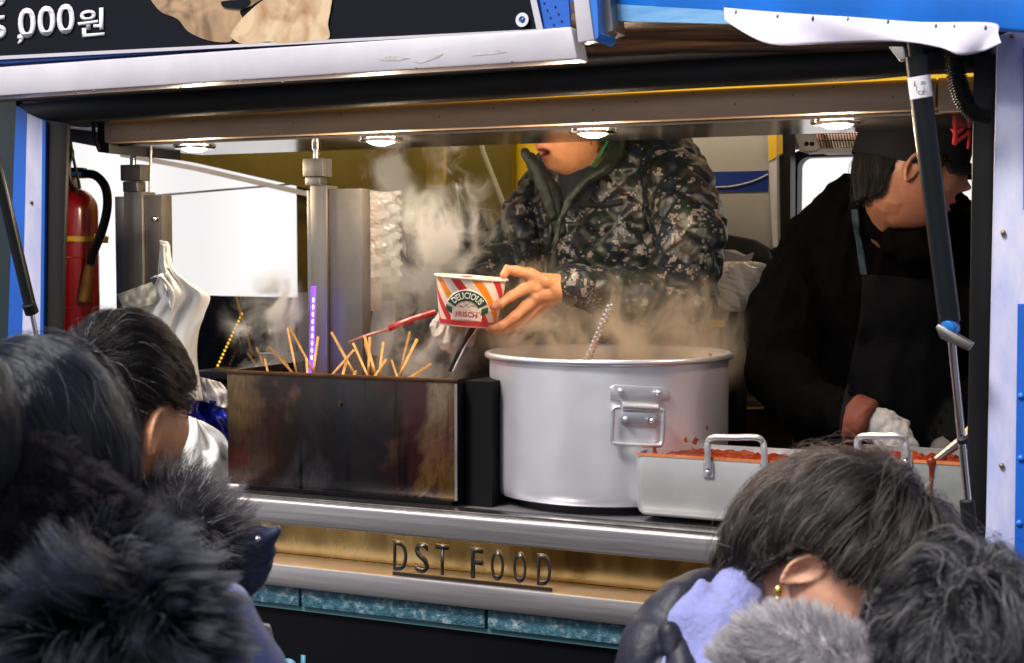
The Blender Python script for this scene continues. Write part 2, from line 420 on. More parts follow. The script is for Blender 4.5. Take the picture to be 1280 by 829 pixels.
for px_, py_ in ((1264,45),(1254,291),(1252,582)): MB().ell(P(px_, py_, YP-.003), (.0042,.004,.0042), n=12).build('pillar_rivet', mat('rivet', (.22,.18,.10), .4, .6), TR, smooth=True)
for px_, py_ in ((1276,495),(1276,573),(1274,654)): MB().ell(P(px_, py_, YP-.008), (.005,.003,.005), n=12).build('pillar_rivet', BLUEP, TR, smooth=True)
# body skin right of the pillar, under it and above the opening
MB().box((P(1332,300,YP).x, YP+.004, .35), (XR+.04, YP+.045, 2.48)).build('front_wall_panel', BLUED, TR)
MB().box((P(1229,720,YP).x, YP+.006, .35), (P(1330,720,YP).x, YP+.045, P(1230,722,YP).z)).build('front_wall_panel', BLUED, TR)
MB().box((XL, 2.472, zb1+.09), (XR, 2.496, 2.48)).build('upper_wall_panel', BLUED, TR)
MB().pxprism([(1217,62),(1245,66),(1233,720),(1206,720)], YP+.06, .03).build('black_inner_pillar', BLACK, TR, bevel=.004)
# ---- left pillar group
MB().pxprism([(-60,120),(20,126),(20,500),(14,720),(-60,720)], YF+.03, .02).build('dark_side_panel', mat('dark_teal', (.008,.018,.024), .3), TR)
MB().pxprism([(20,132),(34,140),(26,500),(10,700),(0,700)], YF+.025, .012).build('blue_pillar_edge', BLUED, TR)
MB().pxprism([(34,142),(56,152),(50,700),(14,700),(26,500)], YF+.02, .012).build('white_left_pillar', PILLARW, TR)
MB().pxprism([(53,150),(57,152),(51,700),(47,700)], YF+.012, .012).build('blue_pillar_edge', BLUED, TR)
MB().pxprism([(56,150),(84,154),(74,500),(70,700),(48,700)], YF+.02, .012).build('black_left_pillar', mat('black_pillar', (.010,.009,.008), .5, spec=.2), TR, bevel=.003)
MB().ell(P(39,253,YF+.018), (.004,.003,.004), n=10).build('pillar_rivet', mat('rivet', (.2,.2,.2)), TR, smooth=True)

# ================================================================== raised hatch with the price banner
HT = thing('raised_hatch', 'white framed hatch raised above the counter carrying the black price banner', 'hatch', P(340, 80, 2.14))
YH = 2.14
MB().pxprism([(-60,88),(300,62),(670,37),(714,33),(722,74),(300,100.5),(-60,124)], YH, .05).build('hatch_frame', WHITEP, HT, bevel=.004)
MB().pxprism([(-60,-60),(668,-60),(681,38),(300,60),(-60,84)], YH+.012, .03).build('hatch_panel', BLUED, HT)
BN = thing('price_banner', 'black vinyl banner with a white price and a photo of pale dumplings', 'banner', P(340, 20, YH))
BNM = mat('banner_black', (.004,.005,.012), .5, spec=.12, var=.4, vscale=1.5)
MB().pxprism([(-60,-60),(650,-60),(671,36.5),(300,55),(-60,73)], YH+.004, .004).build('banner_sheet', BNM, BN)
MB().pxprism([(650,-60),(657,-60),(679,38),(671,38.5)], YH+.001, .003).build('banner_edge', WHITEP, BN)
MB().pxprism([(-60,73),(671,36.5),(671,40),(300,59),(-60,77.5)], YH+.001, .003).build('banner_edge', WHITEP, BN)
MB().pxprism([(666,-60),(706,-60),(713,33),(681,38)], YH+.006, .006).build('hatch_blue_plate', BLUED, HT)
MB().pxprism([(710,-60),(728,-60),(743,50),(722,54)], YH-.004, .03).build('corner_post', WHITEP, HT, bevel=.003)
MB().pxprism([(731,-60),(744,-60),(748,46),(743,51)], YH+.0, .08).build('corner_post', BLUEP, HT)
MB().pxprism([(738,-60),(757,-60),(766,38),(750,44)], YH+.03, .06).build('corner_bracket', STEEL_D, HT)
gr = MB(); gc = P(653, 25, YH-.001); gr.lathe([(.006,0),(.0085,.0005),(.0105,.002),(.0115,.0045),(.006,.0045),(.006,0)], gc+Vector((0,.003,0)), 24, axis=(0,-1,0))
gr.build('grommet', CHROME, BN, smooth=True)
MB().ell(gc+Vector((0,.002,0)), (.005,.003,.005), n=12).build('grommet_core', BLUED, BN, smooth=True)
sc = MB()
for k in range(7):
    sc.ell(P(680+k % 2*12+k*2, 4+k*4.5, YH+.005), (.0016,.0015,.0016), n=8)
sc.build('rust_spots', BLACK, HT, smooth=True)
# price
WT = mat('banner_white', (.74,.72,.82), .5)
xd = (P(120,36,YH)-P(0,46,YH)).normalized(); yd = Vector((0,0,1))
def px_text(name, t, cx, cy, hpx, wpx, Y, m, parent, bold=0., xd=(1,0,0)):
    a = P(cx-wpx/2, cy, Y); b = P(cx+wpx/2, cy, Y); c = P(cx, cy-hpx/2, Y); d = P(cx, cy+hpx/2, Y)
    return place_text(name, t, m, parent, P(cx, cy, Y), xd, (0,0,1), width=abs(b.x-a.x), height=(c-d).length, bold=bold, depth=.0012)
for ch, cx, cy, h, w_ in (('5', -3, 35, 30, 22), (',', 26, 49, 12, 7.5), ('0', 34, 29, 38, 22), ('0', 58.5, 26.5, 38, 22), ('0', 82.5, 24, 38, 22), ('원', 114, 28.5, 35, 33)):
    px_text('price_lettering', ch, cx, cy, h, w_, YH+.0025, WT, BN, bold=.018)
px_text('price_lettering', ',', 3, 2, 12, 8, YH+.0025, WT, BN, bold=.03)
# printed dumplings: a flat printed patch
dm, nt, b = new_mat('printed_dumpling'); N, L = nt.nodes, nt.links
tc = N.new('ShaderNodeTexCoord'); nz = N.new('ShaderNodeTexNoise'); nz.inputs['Scale'].default_value = 14; nz.inputs['Detail'].default_value = 8; nz.inputs['Distortion'].default_value = 1.2
L.new(tc.outputs['Object'], nz.inputs[0]); cr = N.new('ShaderNodeValToRGB')
cr.color_ramp.elements[0].position = .33; cr.color_ramp.elements[0].color = (.06,.028,.012,1); cr.color_ramp.elements[1].position = .62; cr.color_ramp.elements[1].color = (.42,.27,.15,1)
L.new(nz.outputs['Fac'], cr.inputs[0]); L.new(cr.outputs[0], b.inputs['Base Color']); b.inputs['Roughness'].default_value = .45
def patch(pts, Y, m, nm):
    q = smoothpath([Vector((a, b_, 0)) for a, b_ in pts+[pts[0]]], 6)[:-1]
    MB().prism([P(p.x, p.y, Y) for p in q], (0,.0014,0)).build(nm, m, BN)
patch([(183,-8),(200,14),(222,24),(236,40),(262,51),(288,52),(292,40),(306,30),(300,14),(316,6),(330,-10),(250,-20)], YH+.0022, dm, 'printed_dumpling')
dm2 = dm.copy(); dm2.node_tree.nodes['Color Ramp'].color_ramp.elements[0].color = (.30,.15,.055,1)
dm2.node_tree.nodes['Color Ramp'].color_ramp.elements[1].color = (.62,.46,.29,1)
patch([(287,46),(292,36),(300,26),(312,14),(330,0),(360,-8),(400,-10),(414,-4),(413,12),(410,30),(411,48),(390,51),(352,54),(335,52),(318,55),(300,54)], YH+.0008, dm2, 'printed_dumpling')
patch([(276,2),(292,0),(312,0),(304,10),(288,10),(278,8)], YH-.0007, BNM, 'printed_gap')
# dirt scuffs on frame: handled by material
sc_m = mat('scuff', (.30,.27,.26), .7, col2=(.55,.52,.55), vscale=30)
for pts in ([(473,74),(485,70),(497,70),(512,73),(498,76),(480,76)], [(516,77),(530,72),(554,67),(548,72),(526,79)], [(590,70),(610,64),(622,62),(634,65),(616,68)]):
    MB().pxprism(pts, YH-.0006, .003).build('scuff_mark', sc_m, HT)
MB().box((XL-.04, YF+.03, .36), (XW(-58, YF+.03), YF+.06, 2.42)).build('front_wall_panel', BLUED, TR)

# small screws and drips along the frames
for px_, py_ in ((95,119.5),(118,117),(226,112.5),(255,106.5),(300,104.5),(353,106),(418,95),(520,88),(640,80)):
    MB().ell(P(px_, py_-3, YH-.001), (.0022,.0018,.0018), n=8).build('frame_screw', mat('staple', (.12,.10,.09), .4, .5), HT, smooth=True)
for k_ in range(16):
    px_ = 180+k_*62+11*math.sin(k_*3.1); MB().ell(P(px_, 168-.043*(px_-130)-4-8*(k_ % 3), YBm-.001), (.0016,.001,.0016), n=8).build('beam_rivet', mat('beam_spot', (.05,.04,.035), .6), TR, smooth=True)
# ================================================================== big pot
def pot():
    Yc = 2.665; c0 = P(760.5, 455, Yc); R = (P(906,460,Yc+.0).x-P(614.5,460,Yc).x)/2*.955
    zb = ZC+.012; zt = ZW(452, Yc-R, 760); c = Vector((c0.x, Yc, 0)); H = zt-zb
    t = thing('soup_pot', 'huge dented aluminium pot with a drop handle steaming on the counter', 'pot', (c.x, c.y, ZC))
    m, nt, b = new_mat('pot_aluminium'); N, L = nt.nodes, nt.links
    b.inputs['Metallic'].default_value = .7; b.inputs['Roughness'].default_value = .33
    tc = N.new('ShaderNodeTexCoord')
    wv = N.new('ShaderNodeTexWave'); wv.bands_direction = 'Z'; wv.inputs['Scale'].default_value = 75; wv.inputs['Distortion'].default_value = .6
    L.new(tc.outputs['Object'], wv.inputs[0]); bp = N.new('ShaderNodeBump'); bp.inputs['Strength'].default_value = .05; bp.inputs['Distance'].default_value = .0012
    L.new(wv.outputs['Fac'], bp.inputs['Height']); bp2 = N.new('ShaderNodeBump'); bp2.inputs['Strength'].default_value = .35; bp2.inputs['Distance'].default_value = .006; dn = N.new('ShaderNodeTexNoise'); dn.inputs['Scale'].default_value = 9; dn.inputs['Detail'].default_value = 2; L.new(tc.outputs['Object'], dn.inputs[0]); L.new(dn.outputs['Fac'], bp2.inputs['Height']); L.new(bp.outputs[0], bp2.inputs['Normal']); L.new(bp2.outputs[0], b.inputs['Normal'])
    nz = N.new('ShaderNodeTexNoise'); nz.inputs['Scale'].default_value = 5; L.new(tc.outputs['Object'], nz.inputs[0])
    cr = N.new('ShaderNodeValToRGB'); cr.color_ramp.elements[0].color = (.66,.65,.72,1); cr.color_ramp.elements[1].color = (.84,.83,.90,1)
    cr.color_ramp.elements[0].position = .3; cr.color_ramp.elements[1].position = .65
    L.new(nz.outputs['Fac'], cr.inputs[0])
    # red sauce splashes
    vo = N.new('ShaderNodeTexNoise'); vo.inputs['Scale'].default_value = 42; vo.inputs['Detail'].default_value = 3; L.new(tc.outputs['Object'], vo.inputs[0])
    big = N.new('ShaderNodeTexNoise'); big.inputs['Scale'].default_value = 6.5; L.new(tc.outputs['Object'], big.inputs[0])
    mlt = N.new('ShaderNodeMath'); mlt.operation = 'MULTIPLY'; L.new(vo.outputs['Fac'], mlt.inputs[0]); L.new(big.outputs['Fac'], mlt.inputs[1])
    sp = N.new('ShaderNodeSeparateXYZ'); L.new(tc.outputs['Object'], sp.inputs[0])
    sx = N.new('ShaderNodeMapRange'); sx.inputs['From Min'].default_value = .08; sx.inputs['From Max'].default_value = .16; L.new(sp.outputs['X'], sx.inputs[0])
    ml2 = N.new('ShaderNodeMath'); ml2.operation = 'MULTIPLY'; L.new(mlt.outputs[0], ml2.inputs[0]); L.new(sx.outputs[0], ml2.inputs[1])
    gt = N.new('ShaderNodeMapRange'); gt.inputs['From Min'].default_value = .315; gt.inputs['From Max'].default_value = .33; L.new(ml2.outputs[0], gt.inputs[0])
    mx = N.new('ShaderNodeMix'); mx.data_type = 'RGBA'; L.new(gt.outputs[0], mx.inputs['Factor']); L.new(cr.outputs[0], mx.inputs['A']); mx.inputs['B'].default_value = (.5,.13,.03,1)
    L.new(mx.outputs['Result'], b.inputs['Base Color'])
    prof = [(R*.01,zb+.004),(R*.95,zb+.004),(R*.98,zb+.007),(R*.994,zb+.014),(R*.999,zb+.024),(R,zb+.04),(R,zt-.012),(R,zt-.006),(R-.004,zt-.006),(R-.004,zb+.02),(R*.01,zb+.02)]
    MB().lathe(prof, c, 96, closed=True).build('pot_body', m, t, smooth=True)
    rim = MB(); rim.tube([c+Vector((math.cos(a)*(R+.004), math.sin(a)*(R+.004), zt-.004)) for a in [2*math.pi*k/96 for k in range(96)]], .0062, 10, closed=True)
    rim.build('rim', ALU, t, smooth=True)
    MB().lathe([(.001,zt-.05),(R-.006,zt-.05),(R-.006,zt-.06),(.001,zt-.06)], c, 64).build('broth', mat('broth', (.42,.20,.06), .08, var=.4, vscale=14), t, smooth=True)
    MB().lathe([(R*.3,ZC-.002),(R*.86,ZC-.002),(R*.86,zb+.003),(R*.3,zb+.003)], c, 48).build('burner_ring', BLACK, t, smooth=True)
    # latch plate and bail handle, on the curved front
    def on(px, py, off=.0):
        # point on the cylinder seen at the pixel
        r = ray(px, py); o = CAM
        ax, ay = o.x-c.x, o.y-c.y; A = r.x**2+r.y**2; B = 2*(ax*r.x+ay*r.y); C = ax*ax+ay*ay-(R+off)**2
        k = (-B-math.sqrt(max(0, B*B-4*A*C)))/(2*A); return o+r*k
    hd = MB()
    def plate(mb, pts, th, off=0):
        q = [on(x, y, off) for x, y in pts]; nn = (on(sum(p[0] for p in pts)/len(pts), sum(p[1] for p in pts)/len(pts))-c); nn.z = 0; nn.normalize()
        mb.prism([p for p in q], nn*th)
    plate(hd, [(762,484),(768,481),(830,484),(836,488),(836,500),(824,501),(821,509),(778,507),(776,500),(762,499)], .007)
    hp = hd.build('handle_plate', ALU, t, bevel=.0018)
    h2 = MB(); plate(h2, [(776,514),(824,516),(824,530),(819,535),(781,533),(776,529)], .004); h2.build('handle_plate', ALU, t, bevel=.0012)
    h3 = MB(); h3.tube([on(778,508,.010), on(822,510,.010)], .007, 14); h3.build('hinge_barrel', ALU, t, smooth=True)
    pts = [(775,509),(767,511),(766,520),(765,545),(766,552),(772,555),(820,557),(826,555),(828,548),(829,522),(829,514),(824,512)]
    MB().tube(smoothpath([on(x, y, .016) for x, y in pts], 4), .0042, 10).build('drop_handle', ALU, t, smooth=True)
    for x, y in ((776,489),(823,491),(782,524),(815,526)):
        MB().ell(on(x, y, .009), (.006,.006,.006), n=14).build('handle_rivet', ALU, hp, smooth=True)
    return c, R, zt
PC, PR, PZT = pot()
# ladle standing in the pot with a twisted shiny handle
lad = thing('ladle', 'shiny twisted metal ladle handle standing in the big aluminium pot', 'ladle', (PC.x-.02, PC.y, PZT-.04))
a, b_ = P(734, 452, PC.y-.02), P(764, 381, PC.y+.05)
a = a+(a-b_)*.25
tw = MB(); n = 60; d = (b_-a)
x, y, _ = frame_from(d); vs = []; fs = []
for i in range(n+1):
    for k in range(8):
        an = 2*math.pi*k/8+i*.42; r = .0082 if k % 2 == 0 else .0050
        vs.append(a+d*(i/n)+(x*math.cos(an)+y*math.sin(an))*r)
for i in range(n):
    for k in range(8): fs.append((i*8+k, i*8+(k+1) % 8, (i+1)*8+(k+1) % 8, (i+1)*8+k))
fs += [tuple(range(8))[::-1], tuple(n*8+k for k in range(8))]
tw.add(vs, fs).build('handle', CHROME, lad, smooth=True)
MB().ell(a-d.normalized()*.02, (.045,.045,.022)).build('bowl', CHROME, lad, smooth=True)

# ================================================================== burnt steel box with skewers
YBX = 2.42; DBX = .40
bx0, bx1 = XW(284, YBX, 500), XW(571, YBX, 500)
bzt = zl((284,465),(567,473), YBX); bzb = ZC+.012
BX = thing('fishcake_box', 'burnt and stained rectangular steel box full of skewers on the counter', 'steel box', ((bx0+bx1)/2, YBX+.2, ZC))
m, nt, b = new_mat('burnt_steel'); N, L = nt.nodes, nt.links
tc = N.new('ShaderNodeTexCoord'); mp = N.new('ShaderNodeMapping'); mp.inputs['Scale'].default_value = (5, 5, 1.3); L.new(tc.outputs['Object'], mp.inputs[0])
n1 = N.new('ShaderNodeTexNoise'); n1.inputs['Scale'].default_value = 1.7; n1.inputs['Detail'].default_value = 9; n1.inputs['Distortion'].default_value = 1.8; L.new(mp.outputs[0], n1.inputs[0])
n2 = N.new('ShaderNodeTexNoise'); n2.inputs['Scale'].default_value = 4.2; n2.inputs['Detail'].default_value = 8; n2.inputs['Distortion'].default_value = 1.5; L.new(tc.outputs['Object'], n2.inputs[0])
cr1 = N.new('ShaderNodeValToRGB'); E = cr1.color_ramp
for p_, c_ in ((.30,(.010,.010,.012)),(.48,(.022,.021,.024)),(.58,(.055,.035,.030)),(.66,(.035,.036,.048)),(.80,(.30,.20,.12))):
    e = E.elements.new(p_); e.color = c4(c_)
E.elements.remove(E.elements[0]); E.elements.remove(E.elements[-1])
L.new(n1.outputs['Fac'], cr1.inputs[0])
# heat stains with their own shapes, on warped coordinates
n2c = N.new('ShaderNodeVectorMath'); n2c.operation = 'SUBTRACT'; L.new(n2.outputs['Color'], n2c.inputs[0]); n2c.inputs[1].default_value = (.5,.5,.5)
n2s = N.new('ShaderNodeVectorMath'); n2s.operation = 'SCALE'; L.new(n2c.outputs[0], n2s.inputs[0]); n2s.inputs['Scale'].default_value = .26
wc = N.new('ShaderNodeVectorMath'); wc.operation = 'ADD'; L.new(tc.outputs['Object'], wc.inputs[0]); L.new(n2s.outputs[0], wc.inputs[1])
wz = N.new('ShaderNodeVectorMath'); wz.operation = 'MULTIPLY'; L.new(wc.outputs[0], wz.inputs[0]); wz.inputs[1].default_value = (1,1,.6)
n5 = N.new('ShaderNodeTexNoise'); n5.inputs['Scale'].default_value = 24; n5.inputs['Detail'].default_value = 8; n5.inputs['Roughness'].default_value = .7; L.new(mp.outputs[0], n5.inputs[0])
hw = (bx1-bx0)/2; hh = bzt-bzb; last_ = cr1.outputs[0]
for (fx, fz, rad_, c_, st_) in ((-.62,.55,.15,(.060,.022,.015),1), (-.86,.30,.09,(.10,.04,.025),1), (-.95,.85,.075,(.42,.28,.11),1), (-.80,.05,.05,(.26,.17,.12),.8), (.15,.10,.17,(.030,.034,.046),.9), (-.3,.0,.05,(.20,.20,.24),.6), (.72,.55,.10,(.11,.010,.014),1), (.92,.75,.07,(.36,.25,.10),1), (.78,.88,.04,(.45,.36,.22),1), (.95,.35,.05,(.42,.18,.14),1), (.90,.10,.045,(.50,.30,.08),1), (.45,.45,.03,(.30,.16,.12),.7), (-.45,.75,.035,(.30,.16,.10),.8), (-.93,.25,.03,(.28,.04,.02),1)):
    st_ *= .85; ds = N.new('ShaderNodeVectorMath'); ds.operation = 'DISTANCE'; L.new(wz.outputs[0], ds.inputs[0]); ds.inputs[1].default_value = (fx*hw, -.2, (bzb-ZC+fz*hh)*.6)
    q_ = N.new('ShaderNodeMapRange'); q_.inputs['From Min'].default_value = rad_*1.15; q_.inputs['From Max'].default_value = rad_*.55; q_.inputs['To Max'].default_value = st_; L.new(ds.outputs['Value'], q_.inputs[0])
    k_ = N.new('ShaderNodeMapRange'); k_.inputs['From Min'].default_value = .35; k_.inputs['From Max'].default_value = .6; k_.inputs['To Min'].default_value = .35; L.new(n5.outputs['Fac'], k_.inputs[0])
    f_ = N.new('ShaderNodeMath'); f_.operation = 'MULTIPLY'; L.new(q_.outputs[0], f_.inputs[0]); L.new(k_.outputs[0], f_.inputs[1])
    mx = N.new('ShaderNodeMix'); mx.data_type = 'RGBA'; L.new(f_.outputs[0], mx.inputs['Factor']); L.new(last_, mx.inputs['A']); mx.inputs['B'].default_value = c4(c_); last_ = mx.outputs['Result']
# dark drips
n3 = N.new('ShaderNodeTexNoise'); mp3 = N.new('ShaderNodeMapping'); mp3.inputs['Scale'].default_value = (22, 22, 1.6); L.new(tc.outputs['Object'], mp3.inputs[0]); L.new(mp3.outputs[0], n3.inputs[0]); n3.inputs['Scale'].default_value = 1.5; n3.inputs['Distortion'].default_value = .15
dr = N.new('ShaderNodeMapRange'); dr.inputs['From Min'].default_value = .30; dr.inputs['From Max'].default_value = .40; dr.inputs['To Min'].default_value = .08; L.new(n3.outputs['Fac'], dr.inputs[0])
m2 = N.new('ShaderNodeMix'); m2.data_type = 'RGBA'; m2.blend_type = 'MULTIPLY'; m2.inputs['Factor'].default_value = 1; L.new(mx.outputs['Result'], m2.inputs['A'])
L.new(dr.outputs[0], m2.inputs['B'])
dk = N.new('ShaderNodeMix'); dk.data_type = 'RGBA'; dk.blend_type = 'MULTIPLY'; dk.inputs['Factor'].default_value = 1; L.new(m2.outputs['Result'], dk.inputs['A']); dk.inputs['B'].default_value = (.32,.29,.30,1)
L.new(dk.outputs['Result'], b.inputs['Base Color']); b.inputs['Metallic'].default_value = .5; b.inputs['Roughness'].default_value = .3
mr2 = N.new('ShaderNodeMapRange'); mr2.inputs['To Min'].default_value = .05; mr2.inputs['To Max'].default_value = .42; L.new(n2.outputs['Fac'], mr2.inputs[0]); L.new(mr2.outputs[0], b.inputs['Roughness'])
bp = N.new('ShaderNodeBump'); bp.inputs['Strength'].default_value = .5; bp.inputs['Distance'].default_value = .006; L.new(n2.outputs['Fac'], bp.inputs['Height']); L.new(bp.outputs[0], b.inputs['Normal'])
w = .003
bb = MB(); bb.box((bx0,YBX,bzb),(bx1,YBX+w,bzt)); bb.build('front_panel', m, BX, bevel=.001)
MB().box((bx0,YBX+w+.0005,bzb),(bx0+w,YBX+DBX,bzt)).build('side_panel', m, BX)
MB().box((bx1-w,YBX+w+.0005,bzb),(bx1,YBX+DBX,bzt)).build('side_panel', mat('soot_black', (.004,.004,.005), .7, spec=.1), BX)
MB().box((bx0+w+.0005,YBX+DBX-w,bzb),(bx1-w-.0005,YBX+DBX,bzt-.004)).build('back_panel', m, BX)
MB().box((bx0-.001,YBX-.003,bzt-.006),(bx1+.001,YBX-.0003,bzt+.002)).build('rim', mat('rim_rust', (.16,.07,.03), .35, .8, var=.5, vscale=20), BX, bevel=.001)
MB().box((bx1-.004,YBX-.002,bzb+.002),(bx1+.0015,YBX-.0003,bzt-.008)).build('corner_seam', STEEL_D, BX)
MB().box((bx0+w+.001,YBX+w+.001,bzt-.045),(bx1-w-.001,YBX+DBX-w-.001,bzt-.04)).build('broth', mat('broth', (.4,.2,.06), .1), BX)
MB().box((bx0+.03,YBX+.02,ZC-.001),(bx1-.02,YBX+DBX-.03,bzb-.001)).build('burner_base', BLACK, BX)
MB().box((bx1+.004,YBX+.03,ZC+.001),(bx1+.06,YBX+DBX,bzt-.004)).build('heat_shield', mat('soot_black', (.004,.004,.005), .7, spec=.1), BX)
MB().box((bx0+.02,YF+.012,ZC+.0005),(XW(905,YF),YF+.05,ZC+.006)).build('counter_strip', mat('strip_steel', (.35,.33,.31), .3, 1., var=.5, vscale=20), TR, bevel=.001)
WOOD = mat('bamboo', (.55,.28,.08), .55, var=.35, vscale=60, stretch=(1,1,.2))
sk = [(120,190,160,288,.22),(348,150,330,288,.05),(590,170,575,290,.1),(600,235,560,296,.05),(88,212,135,280,.30),(165,188,250,280,.16),(235,120,268,283,.06),(242,115,330,280,.12),(215,220,245,278,.2),(312,97,395,225,.3),(370,82,405,215,.28),
      (305,232,310,300,.03),(490,45,445,170,.22),(398,135,475,275,.1),(481,200,405,287,.05),(478,175,532,296,.04),(500,110,540,240,.2),(520,148,560,288,.08),
      (540,152,535,270,.14),(485,115,483,205,.26),(715,160,650,295,.05),(688,132,665,230,.18),(766,252,700,296,.07),(489,278,478,300,.03),(436,140,442,230,.24),(150,232,165,290,.1),(395,150,372,280,.22),(455,230,440,292,.05),(620,238,640,294,.12),(430,160,450,250,.3)]
first = None
for i, (x0_, y0_, x1_, y1_, dy) in enumerate(sk):
    f = 340/1007; Yk = YBX+.012+dy
    top = P(280+x0_*f, 370+y0_*f, Yk+.01); bot = P(280+x1_*f, 370+y1_*f, Yk)
    dd = (bot-top); bot = top+dd*1.0
    if bot.z > bzt-.06: bot = top+dd*((top.z-(bzt-.06))/max(1e-3, -dd.z))
    dd = bot-top; ln = dd.length
    if first is None:
        me = MB().cap([(0,0,0),(0,0,-.5),(0,0,-1)], [.0030,.0030,.0030], 8).mesh('skewer')
        bm = bmesh.new(); bm.from_mesh(me)
        for v in bm.verts:
            v.co.z = min(0.0, max(-1.0, v.co.z))
        bm.to_mesh(me); bm.free()
        first = o = link('bamboo_skewer', me, WOOD)
        tag(o, 'thin bamboo skewer leaning out of the steaming burnt steel box', 'skewer', 'bamboo skewers in the steel box')
    else:
        o = first.copy(); COL.objects.link(o)
    o.location = top; q = Vector((0,0,-1)).rotation_difference(dd.normalized()); o.rotation_mode = 'QUATERNION'; o.rotation_quaternion = q
    o.scale = (.82+.22*random.random(),)*2+(ln,)

# ================================================================== sauce trays
SAUCE = mat('red_sauce', (.24,.026,.006), .25, var=.6, vscale=25, bump=.6, bscale=25)
SA2 = mat('dried_sauce', (.34,.07,.02), .5, col2=(.50,.20,.08), vscale=40)
def tray(name, label, pxl, pxr, pyt, pyb, Y, depth, hx, mm, drips):
    x0, x1 = XW(pxl, Y, 600), XW(pxr, Y, 600); zt = zl((pxl, pyt[0]), (pxr, pyt[1]), Y); zb = ZC+.012
    t = thing(name, label, 'tray', ((x0+x1)/2, Y+depth/2, ZC), 'shallow metal trays of red rice cakes')
    n = 8; rc = .018
    def ring(z, ins, r):
        o = []
        for cx, cy, a0 in ((x1-ins-r, Y+depth-ins-r, 0), (x0+ins+r, Y+depth-ins-r, 90), (x0+ins+r, Y+ins+r, 180), (x1-ins-r, Y+ins+r, 270)):
            for k in range(n+1):
                a = R_(a0+90*k/n); o.append((cx+r*math.cos(a), cy+r*math.sin(a), z))
        return o
    rings = [ring(zb, .016, .012), ring(zb+.002, .009, .014), ring(zb+.008, .003, .016), ring(zb+.018, .0, rc), ring(zt-.003, -.001, rc), ring(zt, -.0005, rc), ring(zt, .003, rc-.002), ring(zb+.02, .004, rc-.003), ring(zb+.006, .016, .012)]
    m_ = len(rings[0]); vs = [p for r in rings for p in r]; fs = [tuple(range(m_))[::-1]]
    for i in range(len(rings)-1):
        for k in range(m_): l = (k+1) % m_; fs.append((i*m_+k, i*m_+l, (i+1)*m_+l, (i+1)*m_+k))
    fs.append(tuple((len(rings)-1)*m_+k for k in range(m_)))
    MB().add(vs, fs).build('tray_body', mm, t, smooth=True)
    # lumpy sauce surface
    nx, ny = 46, 16; vs = []; fs = []
    for i in range(nx+1):
        for j in range(ny+1):
            px_, py_ = x0+.006+(x1-x0-.012)*i/nx, Y+.006+(depth-.012)*j/ny
            h = .5+.5*math.sin(i*.9+2*math.sin(j*.8))*math.cos(j*1.1+math.sin(i*.5)*2)
            ed = 0 if i in (0, nx) or j in (0, ny) else 1
            vs.append((px_, py_, zt-.015+.011*h*ed+.002*random.random()))
    for i in range(nx):
        for j in range(ny):
            k = i*(ny+1)+j; fs.append((k, k+ny+1, k+ny+2, k+1))
    MB().add(vs, fs).build('rice_cake_sauce', SAUCE, t, smooth=True)
    MB().box((x0+.004,Y-.0022,zt-.004),(x1-.004,Y-.0012,zt+.0015)).build('sauce_smear', SA2, t)
    for px_, len_ in drips:
        p = P(px_, 575, Y-.004); dp = MB()
        dp.cap([(p.x,Y-.002,zt),(p.x+.0005,Y-.003,zt-.01),(p.x-.0004,Y-.003,zt-len_*.6),(p.x-.0004,Y-.003,zt-len_)], [.008,.0042,.0022,.0032], 8)
        dp.build('sauce_drip', SAUCE, t, smooth=True)
    # bail handle
    hx0, hx1, hyt, hyb = hx
    pts = [(hx0,hyb),(hx0-.5,hyt+12),(hx0+1,hyt+4),(hx0+8,hyt),((hx0+hx1)/2,hyt),(hx1-10,hyt),(hx1-2,hyt+5),(hx1,hyt+14),(hx1+1,hyb)]
    h = MB().tube(smoothpath([P(x_, y_, Y-.009-(.008 if 3 <= i <= 5 else 0)) for i, (x_, y_) in enumerate(pts)], 4), .0058, 10).build('handle', ALU, t, smooth=True)
    for hx_ in (hx0, hx1+1):
        lg = MB(); q = P(hx_, hyb+2, Y-.006); lg.box((q.x-.009,Y-.005,q.z-.014),(q.x+.009,Y-.0015,q.z+.012)); lg.ell((q.x,Y-.007,q.z-.004), (.005,.004,.005), n=12)
        lg.build('handle_lug', ALU, h, smooth=True)
    return zt
YT = 2.42
tray('sauce_tray', 'pale aluminium tray of red sauce overlapping the big pot', 793, 1050, (571, 577), 650, YT, .17, (885, 955, 547, 585), ALU2, [])
tray('sauce_tray', 'greyer metal tray with a long red drip beside the black strut', 1052, 1219, (573, 577), 643, YT+.015, .17, (1072, 1132, 545, 572), STEEL_D if False else mat('tray_grey', (.30,.31,.31), .5, .5, var=.3, vscale=9), [(1164, .065)])
# paddle lying in the far tray
pd = thing('wooden_paddle', 'metal paddle with a yellow wooden end leaning in the greyer sauce tray', 'paddle', P(1180, 574, 2.55))
a, b_ = P(1166, 578, 2.52), P(1222, 536, 2.58); MB().tube([a, b_], [.006,.011], 8).build('blade', STEEL_D, pd, smooth=True)
MB().tube([P(1205,548,2.57), P(1222,534,2.582)], [.010,.015], 8).build('wooden_end', mat('paddle_wood', (.55,.36,.08), .5), pd, smooth=True)

